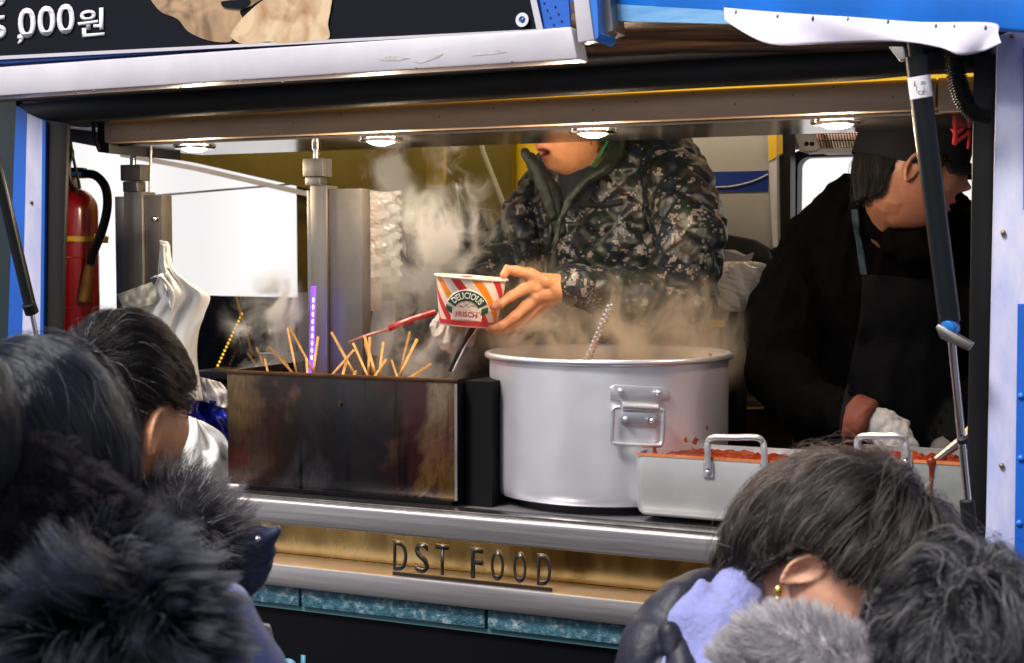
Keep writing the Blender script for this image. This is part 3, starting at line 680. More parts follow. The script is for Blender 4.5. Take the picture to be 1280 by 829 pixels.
# ================================================================== steel posts
def post(label, Y, pxs, top_py, blk, bolt, side):
    # pxs: left..front..right x limits in the picture
    t = thing('steel_post', label, 'post', (XW((pxs[1]+pxs[2])/2, Y), Y, ZC), 'steel posts with bolted tops')
    xa, xb_, xc_, xd_ = [XW(p, Y, 300) for p in pxs]
    zt = ZW(top_py, Y, pxs[1])
    if xa < xb_-.002: MB().box((xa,Y+.006,ZC),(xb_-.001,Y+.04,zt-.01)).build('side_flange', STEEL_D, t, bevel=.001)
    MB().box((xb_,Y,ZC),(xc_,Y+.05,zt)).build('post_body', POST, t, bevel=.002)
    MB().box((xc_+.001,Y+.008,ZC),(xd_,Y+.045,zt-.008)).build('side_flange', mat('post_side', (.20,.18,.17), .40, .7, var=.3, vscale=5), t, bevel=.001)
    bx = (blk[0]+blk[2])/2
    MB().box((XW(blk[0],Y-.005,blk[1]),Y-.005,ZW(blk[3],Y,bx)),(XW(blk[2],Y-.005,blk[1]),Y+.035,ZW(blk[1],Y,bx))).build('clamp_block', POST, t, bevel=.002)
    MB().box((XW(blk[0]+3,Y-.002,blk[3]),Y-.002,zt),(XW(blk[2]-4,Y-.002,blk[3]),Y+.03,ZW(blk[3],Y,bx)-.001)).build('clamp_neck', STEEL_D, t, bevel=.002)
    cx = XW(bolt[0], Y+.015, bolt[1]); zA = ZW(blk[1], Y, bx); zB = ZW(bolt[1], Y, bolt[0])
    MB().lathe([(.007,zA),(.007,zB-.02),(.010,zB-.02),(.010,zB-.008)], (cx,Y+.015,0), 16).build('bolt_shaft', CHROME, t, smooth=True)
    MB().lathe([(.019,zB-.010),(.019,zB+.004),(.017,zB+.006)], (cx,Y+.015,0), 6).build('bolt_head', CHROME, t)
    return t
p1 = post('narrow steel post with a bolted top rising beside the hanging white bags', 2.62, (142,155,178,200), 240, (150,206,175,226), (166,183), 1)
p2 = post('wider steel post with a bolted top between the bright window and the cup stack', 2.62, (382,388,408,450), 232, (378,198,403,221), (395,175), 1)
MB().ell(P(194,274,2.60), (.008,.010,.008), n=14).build('knob', CHROME, p1, smooth=True)
MB().tube([P(189,178,2.6), P(187,240,2.6)], .003, 8).build('tie_rod', STEEL, p1, smooth=True)
# led reflections beside the post, built as a glowing purple tube with beads
pu = thing('purple_reflection_strip', 'slim glowing purple strip standing for led reflections beside the wider steel post', 'reflection strip', P(391,460,2.585))
MB().tube([P(392,358,2.585), P(389,470,2.585)], .0055, 10).build('tube', mat('purple_reflection_glow', (.2,.05,.6), .4, emit=(.16,.05,1.0), estr=1.3), pu, smooth=True)
pb = MB()
for k in range(9): pb.ell(P(391.6-k*.25, 375+k*9, 2.577), (.002,.002,.005), n=8)
pb.build('bead', mat('bead_reflection_glow', (.4,.6,1), .4, emit=(.35,.55,1.0), estr=5), pu, smooth=True)

# ================================================================== cup stack in plastic
YC = 2.86
cs = thing('paper_cup_stack', 'tall stack of nested brown paper cups wrapped in shiny clear plastic', 'cup stack', P(464,400,YC))
zt, zb = ZW(245,YC,466), ZW(325,YC,466); cc = P(463,320,YC); rw = .039
KR = mat('kraft_cup', (.52,.28,.12), .4, var=.2, vscale=20)
k0 = MB(); z = zt
while z > zb:
    k0.lathe([(rw-.001,z-.006),(rw+.002,z-.003),(rw+.002,z-.001),(rw-.001,z)], (cc.x,YC,0), 32); z -= .0095
k0.build('cup_rims', KR, cs, smooth=True)
ze = ZW(388,YC,466)
MB().lathe([(rw-.002,zb),(rw*.70,ze),(.005,ze)], (cc.x,YC,0), 32).build('lowest_cup', mat('lowest_cup', (.36,.27,.22), .6), cs, smooth=True)
cm = MB()
place_text('cup_lettering', 'of Street', mat('ink', (.02,.02,.02), .5), cs, P(459,370,YC-.038), (1,0,0), (0,0,1), width=.035, bold=.01, depth=.001, shear=.3)
pm, nt, b = new_mat('clear_wrap'); b.inputs['Base Color'].default_value = (.9,.9,.95,1); b.inputs['Roughness'].default_value = .12; b.inputs['Alpha'].default_value = .42; b.inputs['Coat Weight'].default_value = 1; b.inputs['Specular IOR Level'].default_value = 1.0
WRAP = pm
vs = []; fs = []; nA, nZ = 56, 44
for j in range(nZ+1):
    zz = zt+.01-(zt+.01-ZW(352,YC,466))*j/nZ
    for i in range(nA):
        a = 2*math.pi*i/nA; r = rw+.006+.020*max(0, math.cos(a-.1))**2+.004*math.sin(5*a+j*.9)+.003*math.sin(11*a-j*.55)+.003*random.random()
        vs.append((cc.x+.005+r*math.cos(a), YC+r*.9*math.sin(a), zz+.003*math.sin(a*3)))
for j in range(nZ):
    for i in range(nA): l = (i+1) % nA; fs.append((j*nA+i, j*nA+l, (j+1)*nA+l, (j+1)*nA+i))
MB().add(vs, fs).build('plastic_wrap', WRAP, cs, smooth=False)

# ================================================================== hanging white bags
BAG, nt, b = new_mat('white_bag_plastic'); b.inputs['Base Color'].default_value = (.86,.83,.80,1); b.inputs['Roughness'].default_value = .8; b.inputs['Specular IOR Level'].default_value = .2
b.inputs['Subsurface Weight'].default_value = .3; b.inputs['Subsurface Radius'].default_value = (.03,.025,.02); b.inputs['Subsurface Scale'].default_value = 1
def crumple(name, pts, Y, m, parent, seed, amp=.02, n=60, fold=26, t=.0012):
    """closed outline filled with a folded sheet: columns between left/right borders"""
    L_, Rr = pts
    lp = smoothpath([Vector((a, b, 0)) for a, b in L_], 8); rp = smoothpath([Vector((a, b, 0)) for a, b in Rr], 8)
    def samp(pth, u):
        i = u*(len(pth)-1); k = min(int(i), len(pth)-2); return pth[k].lerp(pth[k+1], i-k)
    r = random.Random(seed); ph = [r.random()*6.28 for _ in range(6)]
    vs = []; fs = []; mm_ = 40
    for i in range(n+1):
        u = i/n; a, c_ = samp(lp, u), samp(rp, u)
        for j in range(mm_+1):
            v = j/mm_; q = a.lerp(c_, v)
            s = amp*(math.sin(fold*v*.5+ph[0]+2.2*math.sin(u*3+ph[1]))*.55+math.sin(fold*v+ph[2]+3*math.sin(u*5+ph[3]))*.3+math.sin(u*13+v*5+ph[4])*.25)
            s -= amp*1.6*math.sin(math.pi*v)
            vs.append(P(q.x, q.y, Y+s))
    for i in range(n):
        for j in range(mm_): k = i*(mm_+1)+j; fs.append((k, k+1, k+mm_+2, k+mm_+1))
    me = MB().add(vs, fs).mesh(name); o = link(name, me, m, parent)
    md = o.modifiers.new('s', 'SOLIDIFY'); md.thickness = t; apply_mods(o); o.data.shade_smooth(); return o
wb = thing('hanging_plastic_bag', 'bundle of creamy white plastic bags hanging from the narrow steel post', 'plastic bags', P(205,330,2.55))
crumple('bag_body', ([(200,305),(198,330),(196,350),(185,370),(170,395),(168,440),(190,480),(215,500)], [(212,306),(216,335),(240,355),(262,370),(256,392),(248,415),(246,450),(254,501)]), 2.55, BAG, wb, 3, .020)
crumple('bag_flap', ([(146,368),(152,380),(155,391)], [(190,353),(196,366),(192,380)]), 2.53, mat('bag_cream', (.70,.62,.50), .5), wb, 5, .006, n=20)
crumple('bag_flap', ([(188,348),(196,344),(204,352)], [(208,340),(222,370),(214,392)]), 2.515, BAG, wb, 9, .012, n=24)
crumple('bag_handle', ([(200,300),(201,312),(203,332)], [(210,303),(213,318),(216,338)]), 2.535, BAG, wb, 8, .008, n=24, fold=10)
wb2 = thing('crumpled_plastic_bag', 'crumpled translucent white bag lying behind the man and beside the steel box', 'plastic bag', P(265,600,2.50))
crumple('bag_body', ([(236,520),(230,560),(215,600),(212,640)], [(255,528),(280,545),(295,580),(300,616)]), 2.47, BAG, wb2, 12, .020)
pp = thing('folded_paper', 'folded white printed paper lying above the blue bag beside the steel box', 'paper', P(265,490,2.6))
crumple('sheet', ([(246,470),(248,488),(250,500)], [(275,478),(286,492),(286,512)]), 2.60, mat('paper', (.75,.70,.68), .6), pp, 4, .01, n=20)
bb_ = thing('blue_plastic_bag', 'shiny dark blue plastic bag squeezed between the man and the steel box', 'plastic bag', P(265,520,2.65))
crumple('bag_body', ([(232,496),(226,520),(240,550)], [(282,503),(300,525),(290,560)]), 2.64, mat('blue_bag', (.01,.02,.30), .2), bb_, 22, .03)

# ================================================================== fire extinguisher
YE = 2.70
fe = thing('fire_extinguisher', 'red fire extinguisher with black hose and yellow strap hanging in the left corner', 'fire extinguisher', P(93,420,YE))
ec = P(92,300,YE); er = abs(XW(118,YE,300)-XW(70,YE,300))/2
zt, zb = ZW(232,YE,95), ZW(440,YE,95)
RED = mat('red_enamel', (.42,.008,.010), .25, coat=.5, var=.15, vscale=6)
prof = [(er*.2,zb),(er*.97,zb),(er,zb+.01)]+[(er,zt-.06)]+[(er*math.cos(R_(a)),zt-.06+.055*math.sin(R_(a))) for a in (15,30,45,60,75)]+[(er*.22,zt)]
MB().lathe(prof, (ec.x,YE,0), 48).build('cylinder', RED, fe, smooth=True)
MB().lathe([(.016,zt-.005),(.016,zt+.02),(.010,zt+.022),(.010,zt+.035)], (ec.x,YE,0), 20).build('valve', STEEL_D, fe, smooth=True)
MB().box((ec.x-.012,YE-.02,zt+.03),(ec.x+.035,YE+.012,zt+.042)).build('lever', BLACK, fe, bevel=.002)
zs = ZW(299,YE,95); MB().lathe([(er+.001,zs-.006),(er+.003,zs-.006),(er+.003,zs+.006),(er+.001,zs+.006)], (ec.x,YE,0), 48, closed=True).build('yellow_strap', YEL, fe, smooth=True)
MB().pxprism([(117,292),(131,296),(130,304),(117,303)], YE-.01, .015).build('strap_clip', YEL, fe, bevel=.001)
for py_ in (322, 384):
    zs = ZW(py_,YE,95); MB().lathe([(er,zs-.002),(er+.0012,zs),(er,zs+.002)], (ec.x,YE,0), 48, closed=True).build('weld_seam', RED, fe, smooth=True)
hp = smoothpath([P(x_, y_, YE-.03) for x_, y_ in ((92,217),(104,217),(120,220),(132,235),(134,260),(127,290),(117,315),(113,330))], 6)
MB().tube(hp, .0105, 14).build('hose', BLACK, fe, smooth=True)
MB().tube([P(90,216,YE-.03), P(106,217,YE-.03)], .0125, 14).build('hose_collar', CHROME, fe, smooth=True)
MB().tube([P(112,328,YE-.03), P(104,376,YE-.03)], [.008,.016], 16).build('nozzle', mat('nozzle_brass', (.55,.26,.05), .4, .3, var=.5, vscale=30), fe, smooth=True)
# hook and black cable around the left corner
cb = thing('black_cable', 'black cable looping down from the sagging rubber seal in the left corner', 'cable', P(80,180,2.5))
MB().tube(smoothpath([P(x_, y_, 2.43) for x_, y_ in ((26,128),(50,132),(60,150),(78,172),(90,190),(86,205),(88,228),(96,240))], 6), .005, 8).build('cable', BLACK, cb, smooth=True)
MB().tube(smoothpath([P(x_, y_, 2.44) for x_, y_ in ((84,150),(88,175),(92,200),(98,225),(100,236))], 6), .003, 8).build('cable', BLACK, cb, smooth=True)
MB().tube(smoothpath([P(x_, y_, 2.46) for x_, y_ in ((116,150),(118,170),(124,188))], 6), .004, 8).build('cable', BLACK, cb, smooth=True)

# ================================================================== gas struts
def strut(label, Y0, top, joint, low, Y1, r0, big):
    t = thing('gas_strut', label, 'gas strut', P(*top, Y0), 'gas struts propping the hatch')
    a, j, l = P(*top, Y0), P(*joint, (Y0+Y1)/2), P(*low, Y1)
    MB().tube([a, j], r0, 20).build('cylinder', mat('strut_black', (.007,.009,.012), .30, spec=.3), t, smooth=True)
    MB().tube([j, l], r0*.38, 14).build('rod', CHROME, t, smooth=True)
    return t, a, j, l
s1, a, j, l = strut('thick black gas strut with a white sticker and blue joint before the capped vendor', 2.20, (1145,70), (1187,402), (1211,640), 2.30, .0165, 1)
d = (j-a).normalized()
MB().tube([a-d*.045, a+d*.002], .011, 14).build('end_fitting', BLACK, s1, smooth=True)
MB().tube([j-d*.005, j+d*.012], [.0165,.010], 16).build('collar', BLACK, s1, smooth=True)
q = P(1187,411,2.235); MB().tube([q+Vector((-.003,-.012,0)), q+Vector((.003,.014,0))], .013, 18).build('blue_joint', mat('blue_anodised', (.01,.14,.45), .25, .6), s1, bevel=.003)
MB().prism([P(1169,409,2.215), P(1173,405,2.215), P(1216,430,2.215), P(1210,439,2.215), P(1175,423,2.215)], (0,.03,0)).build('locking_bracket', STEEL_D, s1, bevel=.002)
MB().tube([P(1203,548,2.262), P(1204,553,2.264)], .0085, 14).build('rod_ring', BLACK, s1, smooth=True)
MB().tube([P(1209,626,2.296), P(1212,662,2.30)], .012, 14).build('rod_foot', BLACK, s1, smooth=True)
# sticker wraps the strut
ax = (j-a); L0 = ax.length; x, y, dd = frame_from(ax); st = MB(); vs = []; fs = []
pA, pB = .075*1.0, .155
for i in range(13):
    an0 = math.atan2((-RT).dot(y), (-RT).dot(x)); 
    an = i/12*math.pi*1.0
    dirv = (-RT*math.cos(an) - FW*math.sin(an)); dirv = (dirv-dd*dirv.dot(dd)).normalized()
    for s_ in (pA, pB): vs.append(a+dd*(L0*s_)+dirv*.0170)
for i in range(12): k = 2*i; fs.append((k, k+1, k+3, k+2))
ST = st.add(vs, fs).build('sticker', mat('sticker', (.75,.73,.78), .5), s1, smooth=True)
INK = mat('ink', (.02,.02,.02), .5)
for tx_, px_, py_, h_ in (('1', 1143.5, 105, 6), ('CE', 1152, 116, 4.5), ('30', 1154, 104, 4)):
    p = P(px_, py_, 2.185); place_text('sticker_lettering', tx_, INK, ST, p, (1,0,-.05), (0,0,1), height=h_*.00135, bold=.02, depth=.001)
s2, a, j, l = strut('black gas strut crossing the dark panel at the left edge', 2.22, (-14,165), (39,388), (52,452), 2.36, .0125, 0)
MB().tube([P(36,380,2.28), P(40,391,2.29)], .0145, 14).build('collar', BLACK, s2, smooth=True)
# strut top bracket
MB().prism([P(1110,58,2.23), P(1130,58,2.23), P(1132,74,2.23), P(1124,76,2.23)], (0,.02,0)).build('hinge_bracket', ALU2, TR, bevel=.002)
# corrugated conduit
cg = thing('corrugated_hose', 'black corrugated hose curling down from under the torn white strip', 'hose', P(1195,70,2.36))
pth = smoothpath([P(x_, y_, 2.36) for x_, y_ in ((1192,56),(1194,80),(1198,105),(1207,128),(1222,143),(1240,147))], 30)
rr = [.0135+.0025*(1 if (i//2) % 2 else -1) for i in range(len(pth))]
MB().tube(pth, rr, 14).build('tube', BLACK, cg, smooth=True)
gl = thing('amber_tail_lamp', 'small amber lamp glowing behind the corrugated hose', 'lamp', P(1216,104,2.7))
MB().prism([P(1202,96,2.7), P(1232,96,2.7), P(1232,114,2.7), P(1202,114,2.7)], (0,.03,0)).build('lens', mat('amber', (.5,.28,.03), .2, emit=(1,.55,.08), estr=.8, var=.8, vscale=60), gl, bevel=.003)
MB().prism([P(1196,114,2.72), P(1240,114,2.72), P(1240,124,2.72), P(1196,124,2.72)], (0,.03,0)).build('bracket', BLACK, gl)
MB().prism([P(1190,126,3.4), P(1240,126,3.4), P(1240,184,3.4), P(1190,184,3.4)], (0,.02,0)).build('grey_bracket_panel', mat('grey_brkt', (.25,.24,.24), .4), TR)

# ================================================================== DST FOOD sign
YS = YF-.0
sg = thing('counter_sign', 'row of cut metal capital letters standing on the lower steel band', 'sign', P(589,727,YS))
SGM = mat('sign_metal', (.07,.06,.055), .40, .8, rvar=.1, var=.3, vscale=12)
za = z_g0
MB().box((XW(490,YS,722),YS+.002,za+.001),(XW(689,YS,730),YS+.006,za+.007)).build('base_strip', SGM, sg)
for ch, pa, pb in (('D',491,508),('S',518,535),('T',544,560),('F',588,603),('O',613,629),('O',641,657),('D',671,688)):
    xa_, xb_ = XW(pa,YS,710), XW(pb,YS,710); h = .058
    place_text('sign_letter', ch, SGM, sg, Vector(((xa_+xb_)/2, YS+.0045, za+.010+h/2)), (1,0,0), (0,0,1), width=(xb_-xa_), height=h, bold=.012, depth=.003)

# ================================================================== ceiling downlights (lit)
LAMP = mat('lamp_glow', (1,.9,.75), .5, emit=(1.0,.80,.52), estr=14)
dl = None
for i, (px_, py_, w_, lab) in enumerate(((243,180,60,'round downlight nearest the narrow steel post, half hidden by the beam'), (476,171,60,'round downlight above the wrapped cup stack'), (741,158,56,'round downlight just above the camouflage collar'), (1046,148,60,'round downlight in front of the glowing heater'))):
    Yd = 2.60; p = P(px_, py_, Yd); p.z = zb0-.006
    p = Vector((XW(px_, 2.54, py_), 2.54, zb0-.007))
    if dl is None:
        dl = t = thing('ceiling_downlight', lab, 'downlight', p, 'downlights in a row above the opening')
        MB().lathe([(.030,-.001),(.031,-.006),(.042,-.006),(.046,-.002),(.046,.0),(.030,.0)], p, 40, closed=True).build('rim', CHROME, t, smooth=True)
        MB().lathe([(.001,-.013),(.012,-.0122),(.022,-.009),(.0295,-.004),(.0295,.0),(.001,.0)], p, 40).build('lens', LAMP, t, smooth=True)
    else:
        t = copy_tree(dl); t.location = p; t['label'] = lab
    ld = bpy.data.lights.new('downlight_lamp', 'POINT'); ld.energy = (2.4, 2.4, 2.8, .7)[i]; ld.color = (1.0,.80,.55); ld.shadow_soft_size = .03
    lo = bpy.data.objects.new('downlight_lamp', ld); COL.objects.link(lo); lo.location = (0,0,-.045); lo.parent = t

# unseen led strip added along the ceiling to light the back wall
ls_ = thing('added_led_strip', 'unseen led strip added along the ceiling to light the back wall', 'added lamp', (-1.6, 3.62, 2.28)); ls_['kind'] = 'thing'
MB().box((-3.3,3.61,2.272),(-.3,3.64,2.290)).build('lens', mat('added_strip_glow', (.9,.8,.6), .5, emit=(1,.84,.58), estr=1.5), ls_)  # glowing face of the added strip
ld = bpy.data.lights.new('back_wall_fill', 'AREA'); ld.shape = 'RECTANGLE'; ld.size = 3.0; ld.size_y = .04; ld.energy = 11; ld.color = (1.0,.84,.58)
lo = bpy.data.objects.new('back_wall_fill', ld); COL.objects.link(lo); lo.parent = ls_; lo.location = (-.2, .0, -.012); lo.rotation_euler = (R_(72), 0, 0)
# ================================================================== interior fittings at the back
# fridge with blue band and yellow edge
YR = 3.95
fr = thing('fridge', 'grey fridge door with a blue label band behind the camouflage jacket', 'fridge', P(915,400,YR))
GR = mat('fridge_grey', (.36,.34,.33), .4, var=.15, vscale=3)
MB().pxprism([(858,150),(964,148),(966,312),(960,318),(880,304),(858,300)], YR, .10).build('door', GR, fr, bevel=.004)
MB().pxprism([(958,150),(970,150),(972,308),(966,310)], YR-.012, .1).build('edge_strip', WHITEP, fr)
MB().pxprism([(960,150),(971,150),(971,196),(961,202)], YR-.016, .003).build('yellow_edge', YEL, fr)
MB().pxprism([(888,215),(960,213.5),(960,239),(888,240)], YR-.004, .003).build('blue_band', mat('label_blue', (.01,.03,.20), .3), fr)
MB().tube(smoothpath([P(x_, y_, YR-.008) for x_, y_ in ((894,234),(915,233),(940,227),(960,218))], 5), .0022, 6).build('white_swoosh', WHITEP, fr, smooth=True)
place_text('label_lettering', 'SAMPLE'[:0]+'ooooo', WHITEP, fr, P(904,228,YR-.0065), (1,0,0), (0,0,1), width=.05, depth=.001) if False else None
MB().pxprism([(971,150),(988,150),(988,345),(971,345)], YR+.02, .06).build('black_side', BLACK, fr)
MB().pxprism([(971,150),(978,150),(978,192),(971,196)], YR+.014, .004).build('yellow_edge', YEL, fr)
MB().pxprism([(866,290),(900,292),(940,300),(960,312),(966,330),(900,330),(866,326)], YR-.05, .05).build('base_trim', BLACK, fr, bevel=.004)
# heater
YHt = 3.55
ht = thing('radiant_heater', 'grilled radiant heater glowing orange above the right window', 'heater', P(1050,170,YHt))
MB().pxprism([(991,153),(1014,153),(1027,189),(1000,190)], YHt-.02, .10).build('end_cap', mat('heater_cap', (.35,.34,.36), .4), ht, bevel=.003)
MB().pxprism([(1014,150),(1140,150),(1140,184),(1024,187)], YHt+.05, .03).build('reflector', STEEL_D, ht)
MB().pxprism([(1022,186),(1140,184),(1140,189),(1024,191)], YHt-.02, .10).build('lower_trim', mat('heater_cap', (.35,.34,.36)), ht)
MB().tube([P(1030,155,YHt+.02), P(1140,154,YHt+.02)], .008, 10).build('heating_tube', mat('heater_glow', (.6,.2,.05), .5, emit=(1,.25,.06), estr=6), ht, smooth=True)
MB().tube([P(1030,164,YHt+.02), P(1140,163,YHt+.02)], .008, 10).build('heating_tube', mat('quartz', (.7,.6,.6), .3, emit=(1,.7,.6), estr=1.0), ht, smooth=True)
gr = MB()
for k in range(34): gr.tube([P(1019+k*3.6,151,YHt-.01), P(1027+k*3.5,186,YHt-.015)], .0013, 5)
for y_ in (158,167,176): gr.tube([P(1019,y_,YHt-.012), P(1140,y_-1,YHt-.012)], .0015, 5)
gr.build('wire_grille', BLACK, ht, smooth=True)
for x_ in (1008,1015): MB().ell(P(x_,180,YHt-.022), (.006,.004,.006), n=12).build('control_knob', BLACK, ht, smooth=True)
rod = tag(MB().tube([P(1078,186,3.9), P(1046,272,3.9)], .005, 8).build('prop_rod', mat('rod_grey', (.10,.09,.10), .4, .5), None, smooth=True), 'thin dark diagonal rod leaning across the bright right window', 'rod')
bk = tag(MB().pxprism([(1090,193),(1103,192),(1103,200),(1098,202),(1091,201)], 3.9, .02).build('window_catch', BLACK, None, bevel=.002), 'small black catch at the top of the right window', 'catch')
# yellow panel & diagonal pipe & dark clutter
tag(MB().pxprism([(534,172),(556,172),(553,234),(532,233)], 3.6, .02).build('yellow_notice_board', mat('notice_yellow', (.62,.42,.03), .45), None, bevel=.001), 'narrow plain yellow board hanging on the olive back wall', 'board')
tag(MB().tube([P(597,160,3.75), P(604,190,3.75), P(632,262,3.75), P(640,300,3.75)], .007, 10).build('diagonal_pipe', mat('pipe_grey', (.40,.36,.28), .4), None, smooth=True), 'thin pale pipe slanting down the yellow wall behind the vendor', 'pipe')
MB().pxprism([(528,175),(530,175),(530,260),(528,262)], 4.05, .03).build('wall_seam', BLACK, TR)
MB().pxprism([(556,175),(559,175),(558,300),(556,300)], 4.05, .03).build('wall_seam', BLACK, TR)
MB().pxprism([(478,178),(498,178),(498,262),(478,262)], 4.0, .03).build('wall_post', mat('brown_post', (.12,.06,.02), .5), TR)
eq = thing('back_machine', 'dark machine with tangled black cables behind the rising steam', 'machine', P(540,400,3.6))
MB().pxprism([(484,268),(600,262),(620,300),(620,470),(484,470)], 3.7, .25).build('housing', mat('machine_dark', (.015,.016,.014), .35, var=.4, vscale=8), eq, bevel=.01)
MB().pxprism([(520,274),(545,274),(545,296),(520,296)], 3.68, .02).build('grey_plate', mat('teal_plate', (.18,.22,.22), .4), eq, bevel=.002)
MB().pxprism([(508,300),(560,304),(556,330),(510,326)], 3.67, .02).build('grey_plate', mat('machine_grey', (.09,.10,.10), .4), eq, bevel=.002)
for i, pts in enumerate((((492,262),(503,268),(512,285),(510,310),(500,330)), ((516,262),(530,256),(545,262),(552,275)), ((496,275),(500,300),(495,340),(490,380)), ((540,268),(560,262),(580,275),(575,300)), ((520,330),(540,345),(560,335),(585,350)))):
    MB().tube(smoothpath([P(x_, y_, 3.62-.01*i) for x_, y_ in pts], 5), .007, 8).build('cable', mat('cable_grey', (.03,.03,.03), .4) , eq, smooth=True)
# dark glass panel low in the left window ; glowing beads stand for an amber led reflection
gp = thing('dark_glass_panel', 'dark smoky glass panel below the bright left window', 'glass panel', P(315,470,3.5))
gm = mat('smoky_glass', (.035,.035,.02), .12, col2=(.012,.012,.008), vscale=3)
MB().pxprism([(240,369),(318,371),(318,480),(240,480)], 3.5, .02).build('pane', gm, gp)
MB().pxprism([(318.5,371),(371,372),(371,441),(318.5,441)], 3.5, .02).build('pane', mat('grey_glass', (.20,.19,.21), .25, var=.5, vscale=6), gp)
MB().pxprism([(372,366),(386,366),(386,480),(372,480)], 3.49, .03).build('white_frame', WHITEP, gp)
MB().pxprism([(318,442),(371,442),(371,446),(318,446)], 3.495, .02).build('white_frame', WHITEP, gp)
MB().pxprism([(318,446.5),(371,446.5),(371,480),(318,480)], 3.5, .02).build('pane', mat('mid_glass', (.30,.29,.31), .3), gp)
MB().tube([P(295,371,3.47), P(316,445,3.47)], .004, 6).build('thin_stick', WOOD, gp, smooth=True)
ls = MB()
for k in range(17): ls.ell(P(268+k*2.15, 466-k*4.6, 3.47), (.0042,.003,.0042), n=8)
ls.build('amber_reflection_row', mat('amber_reflection_glow', (.6,.4,.05), .4, emit=(1,.55,.04), estr=.9), gp, smooth=True)
# bright lower window / paper behind the skewers
tag(MB().pxprism([(486,376),(492,376),(490,444),(461,444),(463,410),(468,376)], 3.3, .01).build('white_card', WHITEP, None), 'bright white card standing behind the cup stack and skewers', 'card')
# back worktop
MB().box((XW(240,3.3),3.3,ZW(470,3.3,400)-.02),(XW(640,3.3),3.45,ZW(470,3.3,400))).build('back_worktop', STEEL, TR, bevel=.003)
# right: clear bag on cabinet, boxes and orange goods
cbn = thing('white_cabinet', 'pale grey cabinet with black legs standing behind the big pot', 'cabinet', P(900,450,3.45))
MB().pxprism([(862,389),(912,389),(911,400),(862,400)], 3.45, .30).build('cabinet_top', mat('cab_grey', (.42,.40,.40), .4), cbn, bevel=.003)
MB().pxprism([(906,401),(911,401),(909,560),(903,560)], 3.45, .03).build('leg', mat('cab_grey', (.42,.40,.40)), cbn)
MB().pxprism([(912,390),(922,390),(920,560),(910,560)], 3.46, .10).build('leg', BLACK, cbn)
MB().pxprism([(892,410),(900,410),(900,452),(892,452)], 3.455, .02).build('door_handle', BLACK, cbn)
og = thing('orange_food_box', 'orange and cream food carton on the shelf behind the pot', 'carton', P(900,440,3.6))
MB().pxprism([(862,412),(905,410),(905,470),(862,470)], 3.6, .1).build('carton', mat('orange_card', (.62,.30,.10), .5, col2=(.65,.42,.25), vscale=10), og, bevel=.004)
MB().ell(P(876,446,3.58), (.03,.03,.03)).build('printed_fruit', mat('red_orange', (.55,.12,.05), .5), og, smooth=True)
og2 = thing('round_orange_pack', 'yellow and white pack with a red round seal beside the black sleeve', 'pack', P(935,440,3.7))
MB().pxprism([(921,392),(985,392),(985,432),(960,440),(921,446)], 3.7, .1).build('upper_pack', mat('pack_yellow', (.55,.33,.11), .45, var=.4, vscale=8), og2, bevel=.006)
MB().pxprism([(921,448),(985,444),(985,498),(921,500)], 3.7, .1).build('lower_pack', mat('pack_cream', (.65,.48,.36), .5, var=.2), og2, bevel=.006)
MB().ell(P(925,440,3.68), (.022,.02,.034)).build('red_seal', mat('red_seal', (.5,.06,.03), .4), og2, smooth=True)
MB().pxprism([(918,502),(990,500),(990,508),(918,510)], 3.55, .2).build('shelf_edge', STEEL_D, TR)
MB().pxprism([(918,512),(990,510),(990,640),(918,640)], 3.8, .02).build('lower_cupboard', mat('dark_amber', (.12,.07,.02), .3, var=.7, vscale=6), TR)
sbx = thing('small_grey_box', 'open pale cardboard box under the clear plastic bag', 'box', P(890,330,3.5))
MB().pxprism([(876,318),(905,312),(926,322),(930,340),(905,352),(876,358)], 3.52, .1).build('box_body', mat('box_grey', (.40,.38,.39), .5), sbx, bevel=.003)
MB().pxprism([(876,312),(895,310),(930,320),(940,316),(934,334),(900,322)], 3.50, .02).build('box_flap', mat('box_grey', (.40,.38,.39)), sbx)
clb = thing('clear_plastic_bag', 'crumpled clear plastic bag bulging on the cabinet behind the pot', 'plastic bag', P(925,360,3.42))
vs = []; fs = []; nA, nZ = 48, 30; c_ = P(922,358,3.42)
for j_ in range(nZ+1):
    v = j_/nZ; t = math.pi*v
    for i in range(nA):
        a_ = 2*math.pi*i/nA
        r = (.075+.014*math.sin(7*a_+5*v)+.010*math.sin(13*a_-9*v)+.008*random.random())*(math.sin(t)**.6+.02)
        vs.append((c_.x+r*1.05*math.cos(a_)+.02*v, c_.y+r*.7*math.sin(a_), c_.z+.062*math.cos(t)))
for j_ in range(nZ):
    for i in range(nA): l_ = (i+1) % nA; fs.append((j_*nA+i, j_*nA+l_, (j_+1)*nA+l_, (j_+1)*nA+i))
CB, nt, b = new_mat('clear_bag'); b.inputs['Base Color'].default_value = (.92,.90,.96,1); b.inputs['Roughness'].default_value = .15; b.inputs['Alpha'].default_value = .82; b.inputs['Coat Weight'].default_value = 1
MB().add(vs, fs).build('bag_body', CB, clb, smooth=False)

